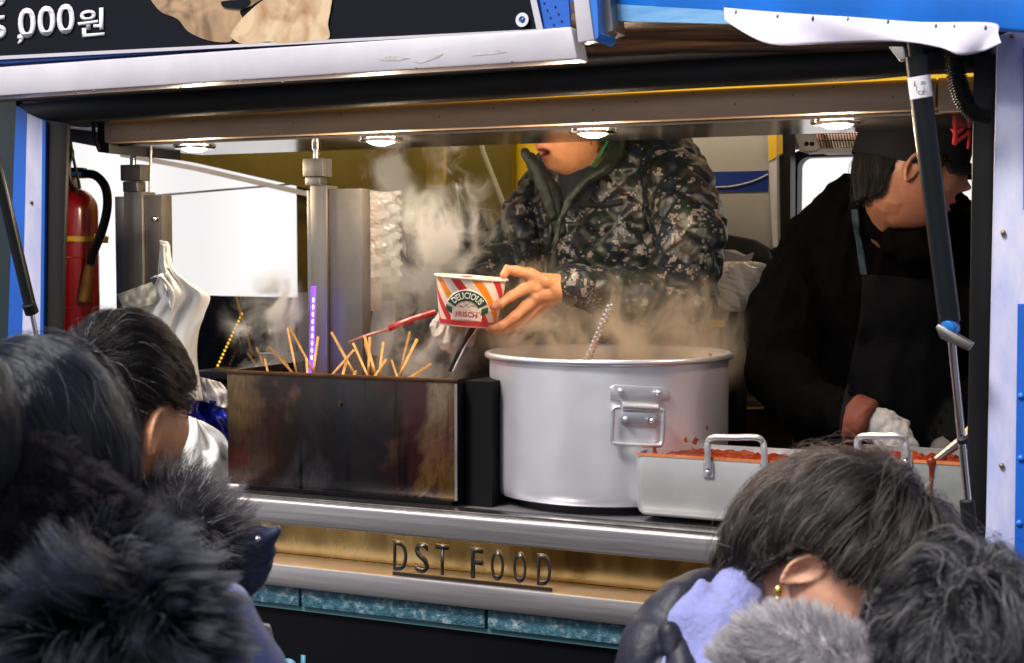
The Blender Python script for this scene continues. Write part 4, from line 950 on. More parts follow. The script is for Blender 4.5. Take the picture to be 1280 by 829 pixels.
# ================================================================== outside, beyond the far side
tm, nt, b = new_mat('tent_fabric'); N, L = nt.nodes, nt.links
tr = N.new('ShaderNodeBsdfTranslucent'); tr.inputs[0].default_value = (.92,.92,.93,1); df = N.new('ShaderNodeBsdfDiffuse'); df.inputs[0].default_value = (.85,.85,.87,1)
ms = N.new('ShaderNodeMixShader'); ms.inputs[0].default_value = .25; L.new(df.outputs[0], ms.inputs[1]); L.new(tr.outputs[0], ms.inputs[2])
L.new(ms.outputs[0], N['Material Output'].inputs[0])
tent = thing('white_tent', 'bright white tent wall behind the far side of the truck', 'tent', (-2.5, 7, 0))
n = 90; vs = []; fs = []
for i in range(n+1):
    x_ = -9+13*i/n
    for z_ in (0, 5.5): vs.append((x_, 8.5+.05*math.sin(i*.7), z_))
for i in range(n): k = 2*i; fs.append((k, k+2, k+3, k+1))
o = MB().add(vs, fs).build('tent_wall', tm, tent, smooth=True)
# ================================================================== people toolkit
from mathutils.bvhtree import BVHTree
def frame(center, f, s=1.0, up=(0,0,1)):
    f = Vector(f).normalized(); Y = -f; u = Vector(up); Z = (u-Y*u.dot(Y)).normalized(); X = Y.cross(Z)
    M = Matrix.Identity(4)
    for i in range(3): M[i][0], M[i][1], M[i][2], M[i][3] = X[i]*s, Y[i]*s, Z[i]*s, center[i]
    return M
def G(x, z, cx, cz, sx, sz): return np.exp(-((x-cx)/sx)**2-((z-cz)/sz)**2)
def head_local(open_mouth=0.0):
    bm = bmesh.new(); bmesh.ops.create_icosphere(bm, subdivisions=6, radius=1.0)
    v = np.array([p.co[:] for p in bm.verts]); fs = [tuple(q.index for q in f.verts) for f in bm.faces]; bm.free()
    x, y, z = v.T.copy(); A, B, C = .074, .096, .118
    px, py, pz = x*A, y*B, z*C
    lo = np.clip(-z, 0, 1)
    px *= 1-.30*lo**1.7
    back = np.clip(y, 0, 1)
    py -= back*B*.45*np.clip(-z-.15, 0, 1)
    py[(y < 0)] += 0
    front = np.clip(-y*1.8, 0, 1)
    py = np.where(y < 0, np.maximum(py, -.090-.010*(1-(px/.06)**2).clip(0, 1)), py)
    # forward jaw
    py -= front*.010*np.clip(lo-.35, 0, 1)
    g = np.zeros_like(px); X, Z = px, pz
    g += G(X, Z, 0, .012, .008, .022)*.010+G(X, Z, 0, -.014, .0105, .011)*.021+G(X, Z, .010, -.020, .006, .006)*.007+G(X, Z, -.010, -.020, .006, .006)*.007
    for s in (-1, 1):
        g -= G(X, Z, s*.031, .018, .017, .011)*.009; g += G(X, Z, s*.031, .017, .011, .007)*.005
        g += G(X, Z, s*.030, .037, .020, .007)*.004; g += G(X, Z, s*.045, -.012, .02, .02)*.004
    g += G(X, Z, 0, -.046, .020, .0050)*.009+G(X, Z, 0, -.062, .017, .0060)*.009
    g -= G(X, Z, 0, -.0545, .020+.0*open_mouth, .0028+.004*open_mouth)*(.006+.016*open_mouth)
    g += G(X, Z, 0, -.090, .020, .014)*.009
    py -= g*front
    return np.stack([px, py, pz], 1), fs
HEADV, HEADF = head_local(0.0); HEADO, _ = head_local(1.0)
def ear_local(side):
    vs = []; fs = []; n = 28; rings = 9
    for j in range(rings+1):
        q = j/rings
        for k in range(n):
            a = 2*math.pi*k/n
            rx = .0165*(1+.12*math.sin(a)); rz = .031
            prof = .005*math.exp(-((q-.86)/.13)**2)+.0016*math.exp(-((q-.45)/.12)**2)-.0065*math.exp(-(q/.38)**2)
            yy = rx*q*math.cos(a); zz = rz*q*math.sin(a)
            if math.sin(a) < 0: yy *= 1-.42*(-math.sin(a))**1.5
            vs.append((prof+.006, yy, zz))
    m = len(vs)
    for j in range(rings):
        for k in range(n): l = (k+1) % n; fs.append((j*n+k, j*n+l, (j+1)*n+l, (j+1)*n+k))
    # back side
    for k in range(n):
        a = 2*math.pi*k/n; vs.append((-.004, vs[rings*n+k][1]*.8, vs[rings*n+k][2]*.85))
    for k in range(n): l = (k+1) % n; fs.append((rings*n+k, rings*n+l, m+l, m+k))
    vs.append((-.012, 0, 0))
    for k in range(n): l = (k+1) % n; fs.append((m+k, m+l, m+n))
    out = []
    for (a, b, c) in vs:
        # tilt out by 28 degrees about vertical axis, rear edge swings out
        th = R_(28); xx = a*math.cos(th)+b*math.sin(th)*1.0; yy = -a*math.sin(th)+b*math.cos(th)
        yy += c*(-.18)
        out.append((side*(.0735+xx+.003), yy+.010, c-.008))
    return out, fs
SKIN_CACHE = {}
def skin_mat(name, base, rough=.5):
    m, nt, b = new_mat(name); N, L = nt.nodes, nt.links
    at = N.new('ShaderNodeAttribute'); at.attribute_name = 'paint'; tc = N.new('ShaderNodeTexCoord')
    nz = N.new('ShaderNodeTexNoise'); nz.inputs['Scale'].default_value = 55; nz.inputs['Detail'].default_value = 6; L.new(tc.outputs['Object'], nz.inputs[0])
    cr = N.new('ShaderNodeValToRGB'); cr.color_ramp.elements[0].position = .3; cr.color_ramp.elements[1].position = .7
    cr.color_ramp.elements[0].color = (.86,.78,.74,1); cr.color_ramp.elements[1].color = (1,1,1,1); L.new(nz.outputs['Fac'], cr.inputs[0])
    mx = N.new('ShaderNodeMix'); mx.data_type = 'RGBA'; mx.blend_type = 'MULTIPLY'; mx.inputs['Factor'].default_value = 1
    L.new(at.outputs['Color'], mx.inputs['A']); L.new(cr.outputs[0], mx.inputs['B']); L.new(mx.outputs['Result'], b.inputs['Base Color'])
    b.inputs['Roughness'].default_value = rough; b.inputs['Subsurface Weight'].default_value = .25; b.inputs['Subsurface Radius'].default_value = (.010,.004,.002); b.inputs['Subsurface Scale'].default_value = 1
    bp = N.new('ShaderNodeBump'); bp.inputs['Strength'].default_value = .25; bp.inputs['Distance'].default_value = .0015
    n2 = N.new('ShaderNodeTexNoise'); n2.inputs['Scale'].default_value = 260; L.new(tc.outputs['Object'], n2.inputs[0]); L.new(n2.outputs['Fac'], bp.inputs['Height']); L.new(bp.outputs[0], b.inputs['Normal'])
    return m
SKINM = skin_mat('skin', None)
def body(parent, Mh, prims, base=(.56,.30,.19), lips=(.42,.10,.09), vox=.003, opened=False, nails=(), reds=()):
    """one continuous skin: head with face and ears + neck, trunk, limbs, hands"""
    mb = MB(); V = HEADO if opened else HEADV
    mb.add([Mh @ Vector(p) for p in V], HEADF)
    for s in (-1, 1):
        ev, ef = ear_local(s); mb.add([Mh @ Vector(p) for p in ev], ef)
    prims(mb)
    me = remesh(mb, 'body', vox, 2)
    v = getv(me); Mi = np.array(Mh.inverted()); l = v @ Mi[:3, :3].T+Mi[:3, 3]
    col = np.tile(np.array(base+(1,)), (len(v), 1)).astype(np.float32)
    inh = (np.abs(l[:, 0]) < .1) & (np.abs(l[:, 1]) < .14) & (np.abs(l[:, 2]) < .14) & (l[:, 1] < -.04)
    def blend(w, c):
        w = (w*inh).clip(0, 1)[:, None]; col[:, :3] = col[:, :3]*(1-w)+np.array(c)*w
    X, Z = l[:, 0], l[:, 2]
    lw = (G(X, Z, 0, -.047, .021, .0058)+G(X, Z, 0, -.061, .018, .0068))*1.3
    blend(lw, lips); blend(G(X, Z, 0, -.0545, .017, .004)*1.3*(1.0 if opened else .55), (.08,.012,.012))
    for s in (-1, 1):
        blend(G(X, Z, s*.030, .038, .018, .0045)*1.2, (.02,.014,.012))
        blend((np.hypot((X-s*.031)/.013, (Z-.017)/.0045) < 1)*1.0, (.6,.55,.52)); blend((np.hypot((X-s*.031)/.0052, (Z-.017)/.0052) < 1)*1.0, (.02,.012,.01))
    blend(G(X, Z, 0, -.016, .022, .016)*.25, (.60,.22,.15))
    for c, r, cc in nails:
        w = np.exp(-(np.linalg.norm(v-np.array(c), axis=1)/r)**2)[:, None]; col[:, :3] = col[:, :3]*(1-w)+np.array(cc)*w
    at = me.color_attributes.new('paint', 'FLOAT_COLOR', 'POINT'); at.data.foreach_set('color', col.ravel())
    return link('body', me, SKINM, parent)
def fing(mb, pts, rr, n=12):
    P2, R2 = [], []
    for i, (p, r) in enumerate(zip(pts, rr)):
        P2.append(p); R2.append(r*(1.09 if 0 < i < len(pts)-1 else 1.0))
        if i < len(pts)-1: P2.append(p.lerp(pts[i+1], .5)); R2.append((r+rr[i+1])/2*.90)
    mb.cap(P2, R2, n)
# ---- cloth shells
def cloth(name, parent, prims, m, vox=.005, disp=None, sm=4, cut=None):
    mb = MB(); prims(mb); me = remesh(mb, name, vox, sm)
    v = getv(me); n = getn(me)
    if disp is not None: setv(me, v+n*disp(v, n)[:, None])
    o = link(name, me, m, parent); return o
def quilt(segs, size=.05, depth=.011, kind='diamond', wr=.004):
    S = [(np.array(s[0]), np.array(s[1]), (s[2] if len(s) > 2 else 1.0)) for s in segs]
    def f(v, n):
        best = np.full(len(v), 1e9); al = np.zeros(len(v)); ar = np.zeros(len(v))
        for a, b, rd in S:
            d = b-a; L_ = np.linalg.norm(d); d = d/L_; t = (v-a) @ d; tc_ = t.clip(0, L_)
            q = v-(a+np.outer(tc_, d)); r = np.linalg.norm(q, axis=1)/rd
            x, y, _ = frame_from(Vector(d)); x = np.array(x); y = np.array(y)
            ang = np.arctan2(q @ y, q @ x); w = r < best
            best = np.where(w, r, best); al = np.where(w, t, al); ar = np.where(w, ang*(rd if rd < .9 else .2), ar)
        wob = vnoise(v, 5, 18)*.006
        if kind == 'diamond':
            p = (al+ar*.75+wob)/size; q = (al-ar*.75+wob)/size
            d1 = np.abs(p-np.round(p)); d2 = np.abs(q-np.round(q)); e = np.minimum(d1, d2)
            h = 1-np.exp(-(e/.16)**2)
        else:
            p = (al+wob)/size; e = np.abs(p-np.round(p)); h = 1-np.exp(-(e/.20)**2)
        return depth*h+wr*vnoise(v, 9, 26)+wr*.6*vnoise(v, 12, 70)*h
    return f
def fold(amp=.006, f=22, seed=3):
    def g(v, n):
        w = vnoise(v*np.array([1, 1, .5]), seed, f); return amp*(1-np.abs(w))**2-amp*.5+amp*.35*vnoise(v, seed+1, f*2.6)
    return g
def crease(d, period, amp, seed=3, mix=.35):
    d = np.array(list(d)); d = d/np.linalg.norm(d)
    def g(v, n):
        t = v @ d/period+.35*vnoise(v, seed, 16)+.2*vnoise(v, seed+3, 34); s = np.abs(np.sin(math.pi*t))
        return amp*(s**.6-.7)+amp*mix*vnoise(v, seed+1, 60)*.6
    return g
# ---- hair
def hair_mat(name, c0, c1, frac=.5, rough=.30, tip=None, grey=0.0, greyc=(.5,.5,.52), gloss=.45):
    m = bpy.data.materials.new(name); m.use_nodes = True; nt = m.node_tree; N, L = nt.nodes, nt.links; N.clear()
    out = N.new('ShaderNodeOutputMaterial'); h = N.new('ShaderNodeBsdfHairPrincipled'); h.parametrization = 'COLOR'
    h.inputs['Roughness'].default_value = rough; h.inputs['Radial Roughness'].default_value = .4
    if 'Random Roughness' in h.inputs: h.inputs['Random Roughness'].default_value = .2
    hi = N.new('ShaderNodeHairInfo')
    cr = N.new('ShaderNodeValToRGB'); cr.color_ramp.elements[0].color = c4(c0); cr.color_ramp.elements[1].color = c4(c1)
    cr.color_ramp.elements[0].position = max(0, frac-.4); cr.color_ramp.elements[1].position = min(1, frac+.4)
    L.new(hi.outputs['Random'], cr.inputs[0]); last = cr.outputs[0]
    if grey > 0:
        gt = N.new('ShaderNodeMath'); gt.operation = 'GREATER_THAN'; gt.inputs[1].default_value = 1-grey; L.new(hi.outputs['Random'], gt.inputs[0])
        mx = N.new('ShaderNodeMix'); mx.data_type = 'RGBA'; L.new(gt.outputs[0], mx.inputs['Factor']); L.new(last, mx.inputs['A']); mx.inputs['B'].default_value = c4(greyc); last = mx.outputs['Result']
    if tip:
        mr = N.new('ShaderNodeMapRange'); mr.inputs['From Min'].default_value = .35; mr.inputs['From Max'].default_value = .95; L.new(hi.outputs['Intercept'], mr.inputs[0])
        mx = N.new('ShaderNodeMix'); mx.data_type = 'RGBA'; L.new(mr.outputs[0], mx.inputs['Factor']); L.new(last, mx.inputs['A']); mx.inputs['B'].default_value = c4(tip); last = mx.outputs['Result']
    L.new(last, h.inputs['Color'])
    df = N.new('ShaderNodeBsdfDiffuse'); L.new(last, df.inputs['Color']); mxs = N.new('ShaderNodeMixShader'); mxs.inputs[0].default_value = gloss
    L.new(df.outputs[0], mxs.inputs[1]); L.new(h.outputs[0], mxs.inputs[2]); L.new(mxs.outputs[0], out.inputs[0]); return m
def curves(name, pts, r0, r1, m, parent):
    n, S, _ = pts.shape; cu = bpy.data.hair_curves.new(name); cu.add_curves([S]*n)
    off = np.array(root_of(parent)); p = (pts-off).astype(np.float32)
    pa = cu.attributes.get('position') or cu.attributes.new('position', 'FLOAT_VECTOR', 'POINT'); pa.data.foreach_set('vector', p.ravel())
    ra = cu.attributes.get('radius') or cu.attributes.new('radius', 'FLOAT', 'POINT')
    rr = np.tile(np.linspace(r0, r1, S), n).astype(np.float32); ra.data.foreach_set('value', rr)
    o = bpy.data.objects.new(name, cu); COL.objects.link(o); cu.materials.append(m); o.parent = parent; return o
def clump(P_, k, amt, rs, scl=1.0):
    """pull strands towards guide strands, growing to the tip"""
    n, S, _ = P_.shape; gi = rs.choice(n, k, replace=False); R0 = P_[:, 0]; Gd = R0[gi]; idx = np.empty(n, int)
    for i in range(0, n, 4000):
        d = ((R0[i:i+4000, None]-Gd[None])**2).sum(2); idx[i:i+4000] = d.argmin(1)
    g = P_[gi[idx]]; w = (np.linspace(0, 1, S)**.8*amt)[None, :, None]
    return P_*(1-w)+(g+(R0-g[:, 0])[:, None]*.12)*w
def hairline(kind):
    # polar: azimuth 0=front .. 180 back -> lowest z (unit) where hair grows
    T = {'short': ([0,35,60,80,95,115,140,180], [.52,.50,.30,.05,.02,-.42,-.66,-.72]),
         'full': ([0,40,65,85,100,120,180], [.55,.50,.25,.0,-.1,-.6,-.75])}[kind]
    return lambda az: np.interp(az, T[0], T[1])
def hair(parent, Mh, n, m, kind='short', crown=(0,.45,.88), length=.06, lift=.10, layer=.10, steps=9, seed=1, grav=.3, k=260, cl=.6, wave=0., flow=None, rad=.00028,
         r=(.078,.101,.122), limit=None, free=None, name='hair', curl_in=0., thick_back=0., cap_m=None, spread=.12, sweep=None):
    rs = np.random.RandomState(seed); r = np.array(r)
    u = rs.normal(size=(n*5, 3)); u /= np.linalg.norm(u, axis=1)[:, None]
    az = np.degrees(np.arctan2(np.abs(u[:, 0]), -u[:, 1])); hl = hairline(kind)(az)
    if limit is not None: hl = np.maximum(hl, np.interp(az, limit[0], limit[1]))
    u = u[u[:, 2] > hl+rs.normal(size=len(u))*.02][:n]; n = len(u)
    gl = np.array(Mh.to_3x3().inverted() @ Vector((0, 0, -1))); gl /= np.linalg.norm(gl)
    c = np.array(crown); c = c/np.linalg.norm(c)
    lay = 1+layer*rs.rand(n); p = u*r; P_ = [p.copy()*1.0]; lens = length*(.65+.5*rs.rand(n))
    lf = lift*(.5+rs.rand(n)); jit = rs.normal(size=(n, 3))*spread; stray = rs.rand(n) < .035; jit[stray] *= 3.5; lf = np.where(stray, lf*1.15+.015, lf)
    for s in range(1, steps):
        t = s/(steps-1); uu = p/r; lev = np.linalg.norm(uu, axis=1); nn = (uu/r); nn /= np.linalg.norm(nn, axis=1)[:, None]
        d = (p/r/lev[:, None])-c; d /= (np.linalg.norm(d, axis=1)[:, None]+.25)
        if sweep is not None: d = d+np.array(sweep)
        d = d+gl*grav*(.4+t)+jit*.7
        if wave: d = d+wave*np.stack([vnoise(p+3, seed, 60), vnoise(p+7, seed+1, 60), vnoise(p, seed+2, 60)], 1)
        else: d = d+.22*np.stack([vnoise(p+3, seed, 28), vnoise(p+7, seed+1, 28), vnoise(p, seed+2, 28)], 1)
        d = d-nn*(d*nn).sum(1)[:, None]; d /= np.linalg.norm(d, axis=1)[:, None]+1e-6
        q = p+d*(lens/(steps-1))[:, None]
        lv = np.linalg.norm(q/r, axis=1); tgt = 1+(lay-1)*min(1, t*2.5)+lf*math.sin(t*math.pi*.8)*.6
        qs = q*(tgt/lv)[:, None]
        if free is not None:
            # below this local level hair hangs free
            fr = ((p/r) @ gl > free)[:, None]
            qf = p+(gl*1.0+jit*.25-nn*curl_in*t)*(lens/(steps-1))[:, None]
            lvf = np.linalg.norm(qf/r, axis=1); qf = np.where((lvf < 1.03)[:, None], qf*(1.03/lvf)[:, None], qf)
            qs = np.where(fr, qf, qs)
        if limit is not None:
            uq = qs/r; azq = np.degrees(np.arctan2(np.abs(uq[:, 0]), -uq[:, 1])); dead = (uq[:, 2] < np.interp(azq, limit[0], limit[1])-.04*rs.rand(n)) | dead if s > 1 else np.zeros(n, bool)
            qs = np.where(dead[:, None], p, qs)
        p = qs; P_.append(p.copy())
    A0 = np.stack(P_, 1); A = clump(A0, min(k, n//6), cl, rs); A = clump(A, min(k//8, n//20), cl*.45, rs); A = np.where(stray[:, None, None], A0, A)
    M = np.array(Mh); W = A @ M[:3, :3].T+M[:3, 3]
    o = curves(name, W, rad, rad*.45, m, parent)
    # scalp cap
    bm = bmesh.new(); bmesh.ops.create_icosphere(bm, subdivisions=5, radius=1)
    dl_ = []
    for v in bm.verts:
        a = math.degrees(math.atan2(abs(v.co.x), -v.co.y))
        if v.co.z < max(float(hairline(kind)(a)), -9 if limit is None else float(np.interp(a, limit[0], limit[1])))+.03: dl_.append(v)
        v.co = Mh @ Vector((v.co.x*r[0]*1.012, v.co.y*r[1]*1.012, v.co.z*r[2]*1.012))
    bmesh.ops.delete(bm, geom=dl_, context='VERTS'); me = bpy.data.meshes.new('scalp'); bm.to_mesh(me); bm.free()
    off = root_of(parent)+Vector(o.location); me.transform(Matrix.Translation(-off)); s = bpy.data.objects.new('scalp', me); COL.objects.link(s); s.parent = o
    me.materials.append(cap_m or mat('scalp_dark', (.003,.003,.003), .7, spec=.1)); me.shade_smooth()
    return o
def fur(parent, samples, n, length, m, seed=2, bias=(0,0,-.4), k=150, cl=.7, rad=.0003, steps=7, name='fur_trim', droop=.6, curl=.5):
    """samples(rs,n) -> points, normals"""
    rs = np.random.RandomState(seed); p, nn = samples(rs, n); L_ = length*(.55+.6*rs.rand(n)); b = np.array(bias); P_ = [p-nn*.004]
    j = rs.normal(size=(n, 3))*.28; q = p.copy(); d = nn+j+b*.3
    for s in range(1, steps):
        t = s/(steps-1); w = np.stack([vnoise(q, seed, 30), vnoise(q+5, seed+1, 30), vnoise(q+9, seed+2, 30)], 1)*curl
        dd = d+b*t*droop+w*t; dd /= np.linalg.norm(dd, axis=1)[:, None]; q = q+dd*(L_/(steps-1))[:, None]; P_.append(q.copy())
    A = clump(np.stack(P_, 1), k, cl, rs); return curves(name, A, rad, rad*.25, m, parent)
def tube_samples(path, rad):
    pts = np.array([list(p) for p in smoothpath(path, 10)]); rr = np.interp(np.linspace(0, 1, len(pts)), np.linspace(0, 1, len(rad)), rad)
    def f(rs, n):
        t = rs.rand(n)*(len(pts)-1.001); i = t.astype(int); fr = (t-i)[:, None]; c = pts[i]*(1-fr)+pts[i+1]*fr; tg = pts[i+1]-pts[i]; tg /= np.linalg.norm(tg, axis=1)[:, None]
        v = rs.normal(size=(n, 3)); v -= tg*(v*tg).sum(1)[:, None]; v /= np.linalg.norm(v, axis=1)[:, None]
        return c+v*rr[i][:, None], v
    return f
def ell_samples(c, r, Mx=None):
    c = np.array(c); r = np.array(r); Mx = np.eye(3) if Mx is None else np.array(Mx)
    def f(rs, n):
        u = rs.normal(size=(n, 3)); u /= np.linalg.norm(u, axis=1)[:, None]; p = u*r; nn = u/r; nn /= np.linalg.norm(nn, axis=1)[:, None]
        return p @ Mx.T+c, nn @ Mx.T
    return f
def rotm(f, up=(0,0,1)):                            # columns: side, back, up for someone facing f
    return frame((0,0,0), f, 1, up).to_3x3()
def lower_body(mb, hip, f, zfloor, w=.10):          # legs, knees, feet of the skin body
    Rm = rotm(f); f = Vector(f); f.z = 0; f.normalize()
    for s in (-1, 1):
        a = hip+Rm @ Vector((s*.09, 0, 0)); h = a.z-zfloor; kn = Vector((a.x, a.y, zfloor+h*.54))+f*.02; an = Vector((a.x, a.y, zfloor+.09))
        mb.cap([a, kn, an], [.075,.05,.036]); mb.cap([an+Vector((0,0,-.04)), an+f*.16+Vector((0,0,-.06))], [.034,.026])
def trousers(parent, hip, f, zfloor, m):
    Rm = rotm(f); fl = Vector(f); fl.z = 0; fl.normalize()
    def pr(mb):
        mb.ell(hip+Vector((0,0,.02)), (.17,.13,.14), Rm)
        for s in (-1, 1):
            a = hip+Rm @ Vector((s*.09, 0, 0)); h = a.z-zfloor
            mb.cap([a, Vector((a.x, a.y, zfloor+h*.54))+fl*.02, Vector((a.x, a.y, zfloor+.10))], [.095,.072,.062])
    cloth('trousers', parent, pr, m, .010, fold(.004))
    for s in (-1, 1):
        a = hip+Rm @ Vector((s*.09, 0, 0)); c = Vector((a.x, a.y, zfloor+.045))
        def ps(mb):
            mb.cap([c-fl*.03, c+fl*.17-Vector((0,0,.008))], [.047,.037]); mb.cap([c-fl*.02, c-fl*.02+Vector((0,0,.06))], [.044,.044])
        cloth('shoe', parent, ps, mat('shoe_black', (.02,.02,.02), .4), .008)
def crowd(name_label, hc, f, s, up=(0,0,1)):
    t = thing('person', name_label, 'person', (hc[0], hc[1], 0)); return t, frame(hc, f, s, up)
def drape(name, rows, bvh, m, parent, off=.004, thick=.002, n=24):
    """panel laid on a body surface: rows = left/right pixel pairs from top to bottom"""
    L_ = smoothpath([Vector((a, b, 0)) for a, b, _, _ in rows], 6); Rr = smoothpath([Vector((c, d, 0)) for _, _, c, d in rows], 6)
    vs = []; fs = []
    last = None
    for a, c in zip(L_, Rr):
        for j in range(n+1):
            q = a.lerp(c, j/n); r = ray(q.x, q.y).normalized(); h = bvh.ray_cast(CAM, r)
            if h[0] is not None: last = h[3]
            vs.append(CAM+r*((last or 3)-off))
    for i in range(len(L_)-1):
        for j in range(n): k = i*(n+1)+j; fs.append((k, k+1, k+n+2, k+n+1))
    me = MB().add(vs, fs).mesh(name); o = link(name, me, m, parent); md = o.modifiers.new('s', 'SOLIDIFY'); md.thickness = thick; apply_mods(o)
    o.data.shade_smooth(); return o
def bvh_of(o):
    me = o.data; off = root_of(o); return BVHTree.FromPolygons([Vector(v.co)+off for v in me.vertices], [tuple(p.vertices) for p in me.polygons])
# ================================================================== materials of clothes
def camo():
    m, nt, b = new_mat('camouflage'); N, L = nt.nodes, nt.links
    tc = N.new('ShaderNodeTexCoord'); sn = N.new('ShaderNodeVectorMath'); sn.operation = 'SNAP'; sn.inputs[1].default_value = (.0048,)*3; L.new(tc.outputs['Object'], sn.inputs[0])
    def layer(scale, dist, seed):
        mp = N.new('ShaderNodeMapping'); mp.inputs['Location'].default_value = (seed, seed*2, 0); L.new(sn.outputs[0], mp.inputs[0])
        nz = N.new('ShaderNodeTexNoise'); nz.inputs['Scale'].default_value = scale; nz.inputs['Detail'].default_value = 5; nz.inputs['Roughness'].default_value = .72; nz.inputs['Distortion'].default_value = dist
        L.new(mp.outputs[0], nz.inputs[0]); return nz.outputs['Fac']
    prev = None
    for (sc_, sd, th, c) in ((14, 1, 0, (.008,.010,.014)), (15, 2, .53, (.010,.017,.013)), (16, 4.3, .56, (.035,.027,.022)), (18, 7.7, .56, (.008,.014,.030)), (26, 9.9, .585, (.20,.165,.16)), (30, 13.3, .61, (.12,.12,.14))):
        if prev is None: rg = N.new('ShaderNodeRGB'); rg.outputs[0].default_value = c4(c); prev = rg.outputs[0]; continue
        f = layer(sc_, .4, sd); gt = N.new('ShaderNodeMath'); gt.operation = 'GREATER_THAN'; gt.inputs[1].default_value = th; L.new(f, gt.inputs[0])
        mx = N.new('ShaderNodeMix'); mx.data_type = 'RGBA'; L.new(gt.outputs[0], mx.inputs['Factor']); L.new(prev, mx.inputs['A']); mx.inputs['B'].default_value = c4(c); prev = mx.outputs['Result']
    L.new(prev, b.inputs['Base Color']); b.inputs['Roughness'].default_value = .42; b.inputs['Specular IOR Level'].default_value = .45
    n2 = N.new('ShaderNodeTexNoise'); n2.inputs['Scale'].default_value = 90; n2.inputs['Detail'].default_value = 3; L.new(tc.outputs['Object'], n2.inputs[0])
    bp = N.new('ShaderNodeBump'); bp.inputs['Strength'].default_value = .35; bp.inputs['Distance'].default_value = .003; L.new(n2.outputs['Fac'], bp.inputs['Height']); L.new(bp.outputs[0], b.inputs['Normal'])
    return m
CAMO = camo()
FLEECE = mat('black_fleece', (.0018,.0015,.0018), .95, var=.3, vscale=30, bump=.5, bscale=160, spec=.04)
GLOVE = mat('white_glove', (.62,.59,.60), .85, var=.12, vscale=30, bump=.5, bscale=140)
DARKTR = mat('dark_trousers', (.015,.016,.02), .8)
HB = hair_mat('hair_black', (.002,.002,.002), (.006,.005,.005), rough=.26, gloss=.22)

# ================================================================== vendor in camouflage
ft = Vector((0,0,-1))
f1 = (-RT*.86-FH*.45-ZZ*.16)
mouth = PD(670, 192, 3.20)
M0 = frame((0,0,0), f1, 1.0)
hc = mouth-(M0.to_3x3() @ Vector((0,-.100,-.054)))
V1 = thing('person', 'vendor in a quilted camouflage jacket holding out the striped paper cup', 'person', (hc.x, hc.y, .36))
M1 = frame(hc, f1, 1.0)
bf = (-RT*.45-FH*.85); B1 = rotm(bf)                # trunk facing
chest = PD(768, 285, 3.40); hip = Vector((chest.x+.02, chest.y+.02, 1.28))
shL, shR = PD(846, 232, 3.24), PD(690, 245, 3.48)   # his left is on the right of the picture
elL, elR = PD(852, 372, 3.10), PD(634, 318, 3.36)
wrL, wrR = PD(712, 361, 2.98), PD(585, 392, 3.10)
# the cup
CUPD = 2.95; cupc = PD(587, 377, CUPD)
def hand1(mb):
    mb.cap([wrL, PD(695,361,2.97)], [.028,.027]); 
    for a, b, r in (((700,355,2.97),(668,351,2.95),.021), ((698,366,2.975),(672,368,2.955),.021), ((690,372,2.98),(670,380,2.97),.018)):
        mb.cap([PD(*a), PD(*b)], [r, r*.86])
    for path, rr in (([(680,352,2.95),(662,343,2.94),(645,339,2.935),(634,337,2.935),(630,344,2.93)], [.015,.0125,.0105,.0098,.0082]),
                     ([(672,358,2.95),(655,361,2.925),(638,371,2.90),(624,381,2.885),(617,384,2.883)], [.013,.0108,.0098,.0088,.0074]),
                     ([(672,370,2.955),(657,383,2.935),(642,397,2.92),(626,408,2.91),(612,411,2.912)], [.013,.0108,.0098,.0088,.0076]),
                     ([(676,378,2.97),(661,393,2.965),(646,407,2.96),(632,414,2.955),(620,415,2.955)], [.0125,.0102,.0092,.0084,.0072]),
                     ([(682,382,2.985),(668,398,2.99),(655,410,2.99),(644,417,2.99)], [.0115,.0092,.0082,.007])):
        fing(mb, [PD(*p) for p in path], [q_*1.12 for q_ in rr])
    for kx, ky in ((667,352),(668,362),(668,372)): mb.ell(PD(kx, ky, 2.94), (.0105,.0105,.0095), n=12)
def glove_fingers(mb, e=0.):
    mb.cap([PD(585,396,3.10), PD(566,404,3.06)], [.034+e,.033+e])
    for path in ([(572,398,3.03),(552,396,3.01),(542,408,3.005),(548,424,3.01)], [(574,404,3.03),(556,406,3.005),(548,420,3.0),(556,433,3.01)],
                 [(578,410,3.03),(564,414,3.0),(558,428,2.998),(566,438,3.01)], [(582,414,3.035),(573,420,3.01),(569,432,3.005),(576,441,3.015)],
                 [(580,400,3.05),(590,412,3.02),(588,428,3.0)]):
        mb.cap([PD(*p) for p in path], [.0105+e,.0098+e,.0092+e,.0084+e][:len(path)], 12)
def prims1(mb):
    nk = M1 @ Vector((0,.02,-.10)); mb.cap([M1 @ Vector((0,.015,-.05)), PD(752,215,3.36)], [.056,.062])
    mb.ell(chest, (.17,.11,.22), B1); mb.ell(hip+Vector((0,0,.12)), (.15,.11,.18), B1)
    for a, b, c in ((shL, elL, wrL), (shR, elR, wrR)): mb.cap([chest+Vector((0,0,.12)), a], [.09,.055]); mb.cap([a, b, c], [.052,.040,.027])
    hand1(mb); glove_fingers(mb, -.003); lower_body(mb, hip, bf, .36)
body(V1, M1, prims1, base=(.60,.28,.14), vox=.0027, opened=True, nails=[(PD(611,411,2.90), .007, (.30,.05,.04)), (PD(631,341,2.92), .006, (.62,.26,.16))])
hair(V1, M1, 5000, HB, 'short', seed=4, length=.05)
segs1 = [(chest+Vector((0,0,.22)), chest-Vector((0,0,.5)), .20), (shL, elL, .078), (elL, wrL, .055), (shR, elR, .075), (elR, wrR, .055)]
